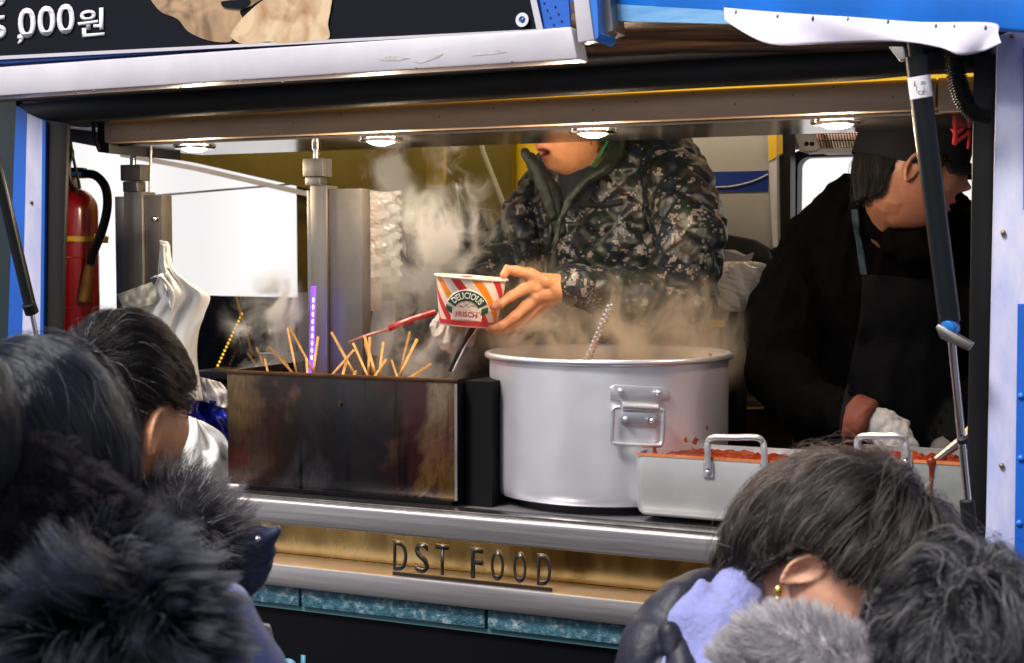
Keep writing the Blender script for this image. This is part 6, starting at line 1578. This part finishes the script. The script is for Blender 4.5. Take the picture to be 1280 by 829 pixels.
# --- bowed woman (C)
fC = RT*.52-FH*.46-ZZ*.70; hcC = PD(1050, 708, 1.62)
tC, MC = crowd('woman with short brown hair and a gold earring bowing over her food', hcC, fC, 1.0, up=tuple(ZZ+RT*.2))
jC = person_body(tC, MC, RT*.8+FH*.5, hcC, (.66,.36,.25), vox=.003, lean=-RT*.09+Vector((0,0,-.02)))
HC_ = hair_mat('hair_brownblack', (.007,.005,.005), (.022,.016,.014), rough=.24, grey=.08, greyc=(.22,.18,.17), gloss=.6)
hair(tC, MC, 18000, HC_, 'full', limit=([0,30,60,80,90,100,112,180],[.50,.44,.34,.20,.18,.16,-.75,-1.0]), crown=tuple(MC.to_3x3().inverted() @ (RT*.62+ZZ*.72-FH*.15)), length=.125, lift=.22, layer=.20, seed=51, grav=.10, k=200, cl=.80, r=(.086,.108,.128), rad=.00028, steps=12, spread=.09)
PUF = mat('dark_puffer', (.022,.022,.040), .5, spec=.3, var=.4, vscale=30, bump=.4, bscale=90)
fd = (jC['chest']-Vector((0,0,.6)), jC['nb']+Vector((0,0,.05)))
cloth('puffer_coat', tC, coat_prims(jC, 1.0, .01), PUF, .006, quilt([fd, (jC['sL'], jC['sL']+Vector((0,0,-.4))), (jC['sR'], jC['sR']+Vector((0,0,-.4)))], .075, .012, 'bands', .004))
PERI = mat('periwinkle_fleece', (.22,.24,.52), .9, sheen=.3, var=.2, vscale=40, bump=.6, bscale=150)
def scf(mb):
    mb.cap([PD(925,740,1.63), PD(898,785,1.59), PD(905,870,1.57)], [.032,.052,.062]); mb.cap([PD(880,735,1.60), PD(862,775,1.575), PD(858,840,1.56)], [.012,.024,.030])
cloth('fleece_scarf', tC, scf, PERI, .0035, crease(RT*.8+UP*.5, .075, .006, 4, .5), 3)
def cc_(mb): mb.cap([PD(885,722,1.63), PD(850,742,1.61), PD(822,785,1.60), PD(812,860,1.59)], [.010,.022,.034,.045]); mb.cap([PD(838,790,1.555), PD(850,830,1.545), PD(868,880,1.54)], [.012,.018,.022])
cloth('coat_collar', tC, cc_, PUF, .0035, crease(RT*.5-UP*.85, .070, .007, 9, .6), 3)
eP = MC @ Vector((-.088, .006, -.043)); 
er_ = MB(); er_.ell(eP, (.0055,.0055,.008)); er_.ell(eP+Vector((0,0,-.009)), (.0045,.0045,.005)); er_.build('gold_earring', mat('gold', (.85,.55,.18), .2, 1.0), tC, smooth=True)
trousers(tC, jC['hip'], RT*.8+FH*.5, 0, DARKTR)
# --- grey curly head bottom right (D)
fD = RT*-.15+FH*.98-ZZ*.1; hcD = PD(1216, 862, 1.30)
tD, MD = crowd('person with wavy dark grey hair and a pale fur collar at the lower right corner', hcD, fD, 1.0)
jD = person_body(tD, MD, fD, hcD, (.62,.36,.26), vox=.006)
HD = hair_mat('hair_grey_wavy', (.002,.0025,.004), (.018,.018,.023), frac=.65, rough=.28, grey=.14, greyc=(.20,.19,.22), gloss=.6)
hair(tD, MD, 20000, HD, 'full', crown=(.05,.25,.95), length=.11, lift=.14, layer=.18, seed=61, grav=.25, k=200, cl=.8, wave=.9, r=(.086,.104,.122), rad=.0003, steps=14)
cloth('grey_coat', tD, coat_prims(jD, 1.0), mat('grey_wool', (.12,.12,.13), .9, sheen=.2, bump=.4), .009, fold(.008, 20, 6))
FURD = hair_mat('fur_pale', (.30,.28,.32), (.62,.60,.64), rough=.5, grey=.18, greyc=(.06,.05,.06))
pD_ = [PD(925,850,1.36), PD(955,812,1.36), PD(1005,808,1.33), PD(1060,835,1.31), PD(1110,870,1.30)]
cloth('collar_base', tD, lambda mb: mb.cap(smoothpath(pD_, 4), [.026]*17), mat('fur_pale_base', (.35,.33,.36), .9), .006)
fur(tD, tube_samples(pD_, [.026,.028,.028,.028,.028]), 14000, .020, FURD, seed=25, bias=list(-RT*.4+ZZ*.1), k=900, cl=.55, rad=.00035, curl=.5)
trousers(tD, jD['hip'], fD, 0, DARKTR)
# ================================================================== steam
def steam(name, label, blobs, dens, col, seed, scale=9.0, thr=(.48,.72), warp=.9, asp=(1,1,.7)):
    lo = Vector([min(c[i]-r*1.25 for c, r in blobs) for i in range(3)]); hi = Vector([max(c[i]+r*1.25 for c, r in blobs) for i in range(3)])
    lo.y = max(lo.y, 2.428); c0 = (lo+hi)/2
    o = MB().box(lo-c0, hi-c0).build(name, None); o.location = c0; tag(o, label, 'steam', kind='stuff')
    m = bpy.data.materials.new(name); m.use_nodes = True; N, L = m.node_tree.nodes, m.node_tree.links; N.clear()
    out = N.new('ShaderNodeOutputMaterial'); pv = N.new('ShaderNodeVolumePrincipled'); pv.inputs['Color'].default_value = c4(col); pv.inputs['Anisotropy'].default_value = .2
    L.new(pv.outputs[0], out.inputs['Volume']); tc = N.new('ShaderNodeTexCoord')
    mp = N.new('ShaderNodeMapping'); mp.inputs['Scale'].default_value = asp; mp.inputs['Location'].default_value = (seed, seed*1.7, 0); L.new(tc.outputs['Object'], mp.inputs[0])
    nz = N.new('ShaderNodeTexNoise'); nz.inputs['Scale'].default_value = scale; nz.inputs['Detail'].default_value = 8; nz.inputs['Roughness'].default_value = .66; nz.inputs['Distortion'].default_value = warp
    L.new(mp.outputs[0], nz.inputs[0]); mr = N.new('ShaderNodeMapRange'); mr.interpolation_type = 'SMOOTHSTEP'; mr.inputs['From Min'].default_value = thr[0]; mr.inputs['From Max'].default_value = thr[1]; L.new(nz.outputs['Fac'], mr.inputs[0])
    acc = None
    for c, r in blobs:
        ds = N.new('ShaderNodeVectorMath'); ds.operation = 'DISTANCE'; L.new(tc.outputs['Object'], ds.inputs[0]); ds.inputs[1].default_value = Vector(c)-c0
        q = N.new('ShaderNodeMapRange'); q.interpolation_type = 'SMOOTHSTEP'; q.inputs['From Min'].default_value = r*1.2; q.inputs['From Max'].default_value = r*.15; L.new(ds.outputs['Value'], q.inputs[0])
        if acc is None: acc = q.outputs[0]
        else:
            mxx = N.new('ShaderNodeMath'); mxx.operation = 'MAXIMUM'; L.new(acc, mxx.inputs[0]); L.new(q.outputs[0], mxx.inputs[1]); acc = mxx.outputs[0]
    ml = N.new('ShaderNodeMath'); ml.operation = 'MULTIPLY'; L.new(acc, ml.inputs[0]); L.new(mr.outputs[0], ml.inputs[1])
    m3 = N.new('ShaderNodeMath'); m3.operation = 'MULTIPLY'; m3.inputs[1].default_value = dens; L.new(ml.outputs[0], m3.inputs[0]); L.new(m3.outputs[0], pv.inputs['Density'])
    o.data.materials.append(m); return o
if STEAM:
    steam('pot_steam', 'warm steam rising from the big aluminium pot', [(PD(680,420,3.0),.15), (PD(770,435,2.98),.15), (PD(850,430,2.98),.14), (PD(715,385,2.99),.08), (PD(865,370,3.15),.08)], 40, (.98,.86,.72), 1.0, 9, (.43,.66))  # the lamps' orange glow is put into this steam's colour
    steam('box_steam', 'steam curling up from the steel box of skewers', [(PD(430,450,3.16),.10), (PD(530,445,3.06),.12), (PD(525,350,3.14),.12), (PD(560,300,3.12),.14), (PD(602,290,3.12),.09), (PD(345,430,3.2),.11), (PD(490,215,3.3),.07), (PD(560,185,3.3),.06), (PD(580,240,3.2),.08), (PD(335,395,3.1),.10)], 90, (.97,.98,1.0), 4.0, 10.5, (.51,.64))

# ================================================================== light, sky, camera
w = bpy.data.worlds.new('World'); scene.world = w; w.use_nodes = True; N, L = w.node_tree.nodes, w.node_tree.links
bg = N['Background']; sk_ = N.new('ShaderNodeTexSky'); sk_.sky_type = 'NISHITA'; sk_.sun_disc = False
SE, SA = R_(52), R_(205)                            # soft sun through cloud, high in front of the truck
sk_.sun_elevation = SE; sk_.sun_rotation = SA; sk_.air_density = 1.0; sk_.dust_density = 3.0; sk_.ozone_density = 1.5
hs_ = N.new('ShaderNodeHueSaturation'); hs_.inputs['Saturation'].default_value = .34; L.new(sk_.outputs[0], hs_.inputs['Color']); L.new(hs_.outputs[0], bg.inputs[0]); bg.inputs[1].default_value = .10
sd = bpy.data.lights.new('sun', 'SUN'); sd.energy = 3.2; sd.angle = R_(14); sd.color = (1, .95, .88); so = bpy.data.objects.new('sun', sd); COL.objects.link(so)
sdir = Vector((math.sin(SA)*math.cos(SE), math.cos(SA)*math.cos(SE), math.sin(SE)))
so.rotation_mode = 'QUATERNION'; so.rotation_quaternion = Vector((0,0,1)).rotation_difference(sdir); so.location = sdir*20
cd = bpy.data.cameras.new('camera'); co = bpy.data.objects.new('camera', cd); COL.objects.link(co); scene.camera = co
cd.sensor_width = 36; cd.lens = FPX/1280*36; cd.clip_start = .05; cd.clip_end = 500
co.location = CAM; co.rotation_mode = 'QUATERNION'
mtx = Matrix.Identity(3)
for i in range(3): mtx[i][0], mtx[i][1], mtx[i][2] = RT[i], UP[i], -FW[i]
co.rotation_quaternion = mtx.to_quaternion()
cd.dof.use_dof = True; cd.dof.focus_distance = 2.75; cd.dof.aperture_fstop = 8
vsn = scene.view_settings; vsn.view_transform = 'Standard'; vsn.look = 'None'; vsn.exposure = EXPO; vsn.gamma = 1; vsn.use_curve_mapping = False
scene.render.engine = 'CYCLES'
cy_ = scene.cycles; cy_.use_denoising = True; cy_.denoiser = 'OPENIMAGEDENOISE'; cy_.max_bounces = 8; cy_.transparent_max_bounces = 12; cy_.volume_bounces = 1
cy_.volume_step_rate = .7; cy_.volume_max_steps = 256; cy_.sample_clamp_indirect = 6; cy_.caustics_reflective = False; cy_.caustics_refractive = False
scene.cycles_curves.shape = 'RIBBONS'
